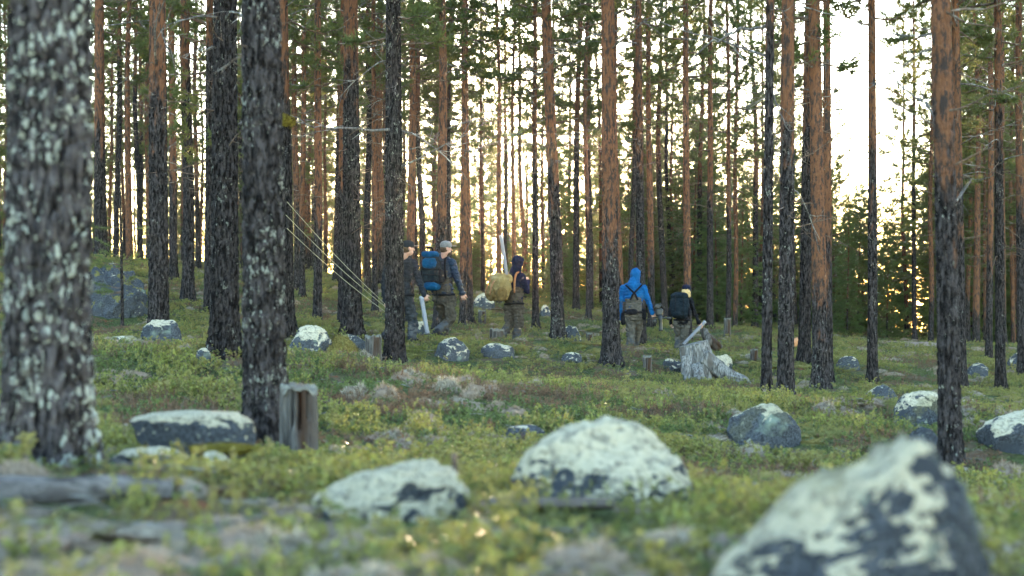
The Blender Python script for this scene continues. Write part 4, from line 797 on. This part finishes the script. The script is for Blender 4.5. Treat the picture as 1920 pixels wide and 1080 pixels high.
def pack_root(label, k, o, yb): 
    t = empty('backpack', o+k['pel']+k['sy']*yb); tag(t, label, 'backpack'); return t
def rebase(t, o):     # parts were given from the wearer's foot: shift them under the bag's own origin
    d = Vector(o)-t.location
    for c in t.children: c.location = d
# man in grey jacket behind the torn-bark pine
t1, j1, o1, k1 = person('man in charcoal jacket and dark cap striding behind the torn-bark pine', 23.6, 752, dict(head=(765, 466, 0), shL=(729, 492, .0), shR=(774, 492, .1), elL=(720, 531, -.05), elR=(786, 525, .05), wrL=(722, 566, -.1), wrR=(795, 552, -.1), hdR=(799, 560, -.1), hdL=(724, 576, -.1), hipL=(744, 562, .0), hipR=(764, 562, .05), knL=(742, 602, .1), knR=(774, 602, .15), anL=(724, 630, -.15), anR=(773, 634, .05), toeL=(730, 641, -.05), toeR=(783, 641, .15)), (.85, .5), GREYJ, cap=GREYJ, hair='short', leg_mat=m_cloth('dark_grey_wader', (.022, .025, .030), (.045, .048, .054), 6), arm_r=.062, brim=CAPG)
# man in grey cap with blue pack
t2, j2, o2, k2 = person('bearded man in grey cap and dark blue padded jacket walking with blue backpack', 25.3, 826, dict(head=(836, 466, 0), shL=(808, 492, .12), shR=(847, 492, .0), elL=(806, 528, .35), elR=(858, 524, -.05), wrL=(818, 552, .5), wrR=(867, 550, .0), hdR=(869, 560, 0), hipL=(822, 560, .1), hipR=(843, 560, .0), knL=(836, 600, .35), knR=(845, 600, .05), anL=(832, 633, .55), anR=(819, 622, -.15), toeL=(842, 642, .7), toeR=(805, 635, -.12)), (.88, .45), PUFF, cap=CAPG, hair='short', puffy=True, bib=.06, beard=True, arm_r=.062)
tp = pack_root('blue and black backpack on the man in grey cap', k2, o2, -.28); bc = k2['ch']-k2['sx']*.10-k2['sy']*.24; R2 = k2['Rt']
pk('main_body', bc-k2['ax']*.18, (.165, .125, .32), R2, PACKD, tp, 3.5, .014, 1); pk('upper_panel', bc-k2['ax']*.02-k2['sy']*.085, (.14, .065, .10), R2, PBLUE, tp, 3.2, .012, 2); pk('lid', bc+k2['ax']*.14-k2['sy']*.02, (.155, .125, .06), R2, PBLUE, tp, 3, .012, 3); pk('lower_pocket', bc-k2['ax']*.42-k2['sy']*.04, (.14, .11, .085), R2, PBLUE, tp, 3.2, .012, 4)
for s in (-1, 1): pk('side_pocket', bc-k2['ax']*.25+k2['sx']*.17*s, (.045, .085, .13), R2, BLACK, tp, 3, .01, 5)
b = MB(); P = path([bc+k2['sx']*.06+k2['ax']*.17, bc+k2['sx']*.04+k2['ax']*.26-k2['sy']*.03, bc-k2['sx']*.04+k2['ax']*.26-k2['sy']*.03, bc-k2['sx']*.06+k2['ax']*.17], 16); b.tube(P, .014, 8); b.build('grab_handle', BLACK, tp)
for zz in (-.12, -.22, -.34): b = MB(); b.tube(path([bc+k2['ax']*zz+k2['sx']*q-k2['sy']*(.13 if abs(q) < .14 else .06) for q in (-.18, -.12, 0, .12, .18)], 14), .010, 6); b.build('compression_strap', BLACK, tp)
for q in (-.1, .08): b = MB(); b.tube(path([bc+k2['ax']*-.45+k2['sx']*q-k2['sy']*.1, bc+k2['ax']*-.60+k2['sx']*(q+.02)-k2['sy']*.08, bc+k2['ax']*-.72+k2['sx']*(q-.01)-k2['sy']*.08], 8), .009, 6); b.build('loose_strap', BLACK, tp)
straps(tp, o2, k2, BLACK, .12, -.15); rebase(tp, o2)
# hooded hiker with the tan rucksack
t3, j3, o3, k3 = person('hiker in navy hood and brown waders carrying a tan rucksack', 27.5, 958, dict(head=(971, 494, 0), shL=(954, 520, .15), shR=(978, 518, -.05), elL=(962, 548, .3), elR=(988, 545, -.05), wrL=(980, 530, .35), wrR=(989, 529, .1), hdR=(987, 521, .14), hipL=(955, 577, .08), hipR=(972, 577, .0), knL=(955, 608, .12), knR=(973, 608, .05), anL=(939, 634, -.08), anR=(966, 640, .0), toeL=(944, 645, .05), toeR=(976, 647, .1)), (.82, .57), NAVY, hood=NAVY, bib=.0, arm_r=.066)
tr = pack_root('tan canvas rucksack with a silver tube sticking out', k3, o3, -.3); bc = pw(937, 541, 27.35)-o3; fx = np.array([.9, .436, 0]); rx = np.array([.436, -.9, 0]); Rr = np.stack([rx, fx, np.array([0, 0, 1.])], 1); zz_ = np.array([0, 0, 1.])
def droop(co, no): c = bc; return co+np.stack([-.05*np.clip((c[2]-co[:, 2])/.3, -.5, 1), 0*co[:, 0], 0*co[:, 0]], 1)
pk('main_bag', bc, (.24, .17, .25), Rr, CANVAS, tr, 4.2, .035, 21, .012, (6, 6, 7), droop); pk('lid_flap', bc+zz_*.19+fx*.02, (.235, .18, .10), Rr, CANVL, tr, 3.4, .035, 22, .012, (7, 7, 7))
for s in (-1, 1): pk('side_pocket', bc-zz_*.10+rx*.20*s-fx*.06, (.075, .12, .13), Rr, CANVD, tr, 2.8, .025, 23+s)
pk('front_pocket', bc-zz_*.11-fx*.19, (.16, .07, .13), Rr, CANVD, tr, 2.6, .03, 26)
for q in (-.1, .1): b = MB(); b.tube(path([bc+rx*q+zz_*.2-fx*.14, bc+rx*q+zz_*.05-fx*.22, bc+rx*q-zz_*.12-fx*.26], 10), .012, 6); b.build('buckle_strap', LEATH, tr)
straps(tr, o3, k3, LEATH, .11, -.14, .02, -.32, r=.02); rebase(tr, o3)
def rod_tube(p0, p1, r, label):
    a = pw(*p0); b_ = pw(*p1); t = empty('rod_tube', a); tag(t, label, 'tube'); d = b_-a; L = np.linalg.norm(d); u = d/L
    b = MB(); b.tube([u*0, u*.01, u*(L-.05), u*(L-.04)], [r*.9, r, r, r*.9], 20); b.build('tube', ALU, t)
    b = MB(); b.tube([u*(L-.055), u*(L-.05), u*(L-.008), u*L], [r*1.06, r*1.14, r*1.14, r*1.0], 20); b.build('end_cap', m_plain('tube_cap', (.2, .2, .22), .5, .0), t)
    b = MB(); b.tube([u*-.008, u*.0, u*.03, u*.035], [r*1.0, r*1.12, r*1.12, r*1.02], 20); b.build('base_cap', m_plain('tube_base', (.12, .12, .13), .5, .3), t); return t
rod_tube((951, 520, 27.25), (939.5, 441, 27.3), .033, 'silver tube standing upright in the tan rucksack'); rod_tube((801.5, 626, 23.35), (790, 556, 23.5), .036, 'silver tube held downward by the man in charcoal jacket')
# hiker in bright blue hood with a camera rig
t4, j4, o4, k4 = person('hiker in bright blue hooded jacket and grey waders holding a camera rig', 28.5, 1186, dict(head=(1192, 517, .06), shL=(1168, 540, .0), shR=(1207, 540, .0), elL=(1162, 570, .0), elR=(1216, 565, -.03), wrL=(1164, 596, .1), wrR=(1223, 587, -.05), hdR=(1226, 594, -.05), hipL=(1179, 592, .0), hipR=(1197, 592, .0), knL=(1184, 624, .02), knR=(1196, 622, .22), anL=(1180, 656, -.05), anR=(1189, 652, .5), toeL=(1182, 665, .12), toeR=(1191, 661, .65)), (.45, .9), BLUEJ, hood=BLUEJ, bib=.06, leg_mat=GWADER, arm_r=.062)
for s in (-1, 1):
    b = MB(); c = k4['ch']; b.tube(path([c+k4['sx']*.16*s-k4['sy']*.10+k4['ax']*.06, c+k4['sx']*.07*s-k4['sy']*.155-k4['ax']*.03, c-k4['sx']*.02*s-k4['sy']*.165-k4['ax']*.12, c-k4['sx']*.075*s-k4['sy']*.165-k4['ax']*.24], 14), .019, 8); b.build('wader_strap', BLACK, t4)
pk('waist_pouch', k4['pel']+k4['ax']*.08-k4['sx']*.05-k4['sy']*.17, (.12, .05, .06), k4['Rt'], BLACK, t4, 3, .008, 41); pk('hip_pouch', k4['pel']+k4['ax']*.03+k4['sx']*.20, (.06, .09, .11), k4['Rt'], BLACK, t4, 3, .008, 42); pk('hip_pouch', k4['pel']-k4['ax']*.06-k4['sx']*.21, (.05, .07, .13), k4['Rt'], BLACK, t4, 3, .008, 43)
oc = pw(1228, 592, 28.4); tc = empty('camera_rig', oc); tag(tc, 'black camera rig carried in the hand of the blue hood hiker', 'camera')
q = lambda px, py, d=28.4: pw(px, py, d)-oc
b = MB(); b.tube([q(1206, 602), q(1226, 595), q(1256, 597)], [.013, .014, .012], 10); b.build('carry_bar', GEAR, tc)
pk('camera_body', q(1236, 586), (.075, .07, .085), None, GEAR, tc, 4.5, .004, 51, .01); pk('monitor', q(1233, 575, 28.35), (.06, .02, .045), Matrix.Rotation(.4, 3, 'Y'), GEAR, tc, 6, 0, 52, .008); pk('battery', q(1228, 602), (.05, .04, .05), None, GEAR, tc, 5, 0, 53, .01); pk('grip_head', q(1254, 597), (.05, .035, .03), None, GEAR, tc, 4, 0, 54, .008)
b = MB(); b.tube([q(1237, 592, 28.35), q(1238, 600, 28.33), q(1238.5, 601, 28.33), q(1239, 618, 28.3), q(1239, 620, 28.3)], [.045, .045, .038, .038, .046], 20); b.build('lens', GEAR, tc)
b = MB(); b.tube([q(1239, 620, 28.3), q(1239, 620.4, 28.3)], [.038, .036], 16); b.build('lens_glass', GLASS, tc)
b = MB(); b.tube([q(1226, 582), q(1230, 571), q(1238, 569), q(1243, 577)], .011, 8); b.build('top_handle', GEAR, tc)
# blonde hiker in dark cap
t5, j5, o5, k5 = person('blonde hiker in navy cap and black top holding a silver tube', 32, 1279, dict(head=(1287, 545, 0), shL=(1263, 562, .05), shR=(1294, 562, .0), elL=(1256, 586, .15), elR=(1302, 586, -.05), wrL=(1258, 606, .25), wrR=(1311, 606, -.12), hdR=(1315, 612, -.14), hipL=(1271, 606, .0), hipR=(1286, 606, .0), knL=(1274, 632, .15), knR=(1283, 632, .0), anL=(1270, 655, -.1), anR=(1285, 655, .1), toeL=(1274, 662, .05), toeR=(1289, 662, .25)), (.55, .83), BLACK, cap=NAVY, hair='long', leg_mat=GWADER, arm_r=.054, bulk=.9, brim=NAVY)
tq = pack_root('dark blue-black backpack on the blonde hiker', k5, o5, -.25); bc = pw(1274, 575, 31.78)-o5; R5 = k5['Rt']
pk('main_body', bc, (.215, .14, .27), R5, PACKD, tq, 3.2, .018, 61); pk('lid', bc+k5['ax']*.24-k5['sy']*.01, (.20, .135, .075), R5, PACKD, tq, 2.6, .02, 62); pk('front_pocket', bc-k5['ax']*.07-k5['sy']*.12, (.15, .05, .16), R5, PACKD, tq, 3, .012, 63)
for s in (-1, 1): pk('side_pocket', bc-k5['ax']*.12+k5['sx']*.21*s, (.045, .08, .11), R5, BLACK, tq, 3, .01, 64); b = MB(); b.tube(path([bc+k5['sx']*.09*s+k5['ax']*.24-k5['sy']*.12, bc+k5['sx']*.09*s-k5['sy']*.18, bc+k5['sx']*.09*s-k5['ax']*.27-k5['sy']*.13], 10), .010, 6); b.build('compression_strap', BLACK, tq)
b = MB(); b.tube(path([bc-k5['ax']*.26+k5['sx']*.1, bc-k5['ax']*.4+k5['sx']*.11, bc-k5['ax']*.5+k5['sx']*.10], 8), .008, 6); b.build('loose_strap', BLACK, tq)
straps(tq, o5, k5, BLACK, .11, -.12); rebase(tq, o5)
rod_tube((1281, 646, 31.6), (1322, 603, 31.95), .036, 'silver tube held slanting by the blonde hiker')
# ---------------------------------------------------------------- the evening haze
def haze(dens=.00012):
    m = bpy.data.materials.new('haze_air'); m.use_nodes = True; t = m.node_tree; t.nodes.clear(); out = t.nodes.new('ShaderNodeOutputMaterial'); v = t.nodes.new('ShaderNodeVolumePrincipled')
    v.inputs['Color'].default_value = (.95, .93, .9, 1); v.inputs['Density'].default_value = dens; v.inputs['Anisotropy'].default_value = .87; t.links.new(v.outputs[0], out.inputs['Volume'])
    b = MB(); x0, x1, y0, y1, z0, z1 = -640, 640, -70, 920, -75, 26
    V = [(x, y, z) for z in (z0, z1) for y in (y0, y1) for x in (x0, x1)]; b.add(V, np.array([[0, 2, 3, 1], [4, 5, 7, 6], [0, 1, 5, 4], [2, 6, 7, 3], [0, 4, 6, 2], [1, 3, 7, 5]]), 0, False)
    o = b.build('haze', m); o['kind'] = 'stuff'; o['label'] = 'thin evening haze between the pines'; o['category'] = 'haze'
haze()
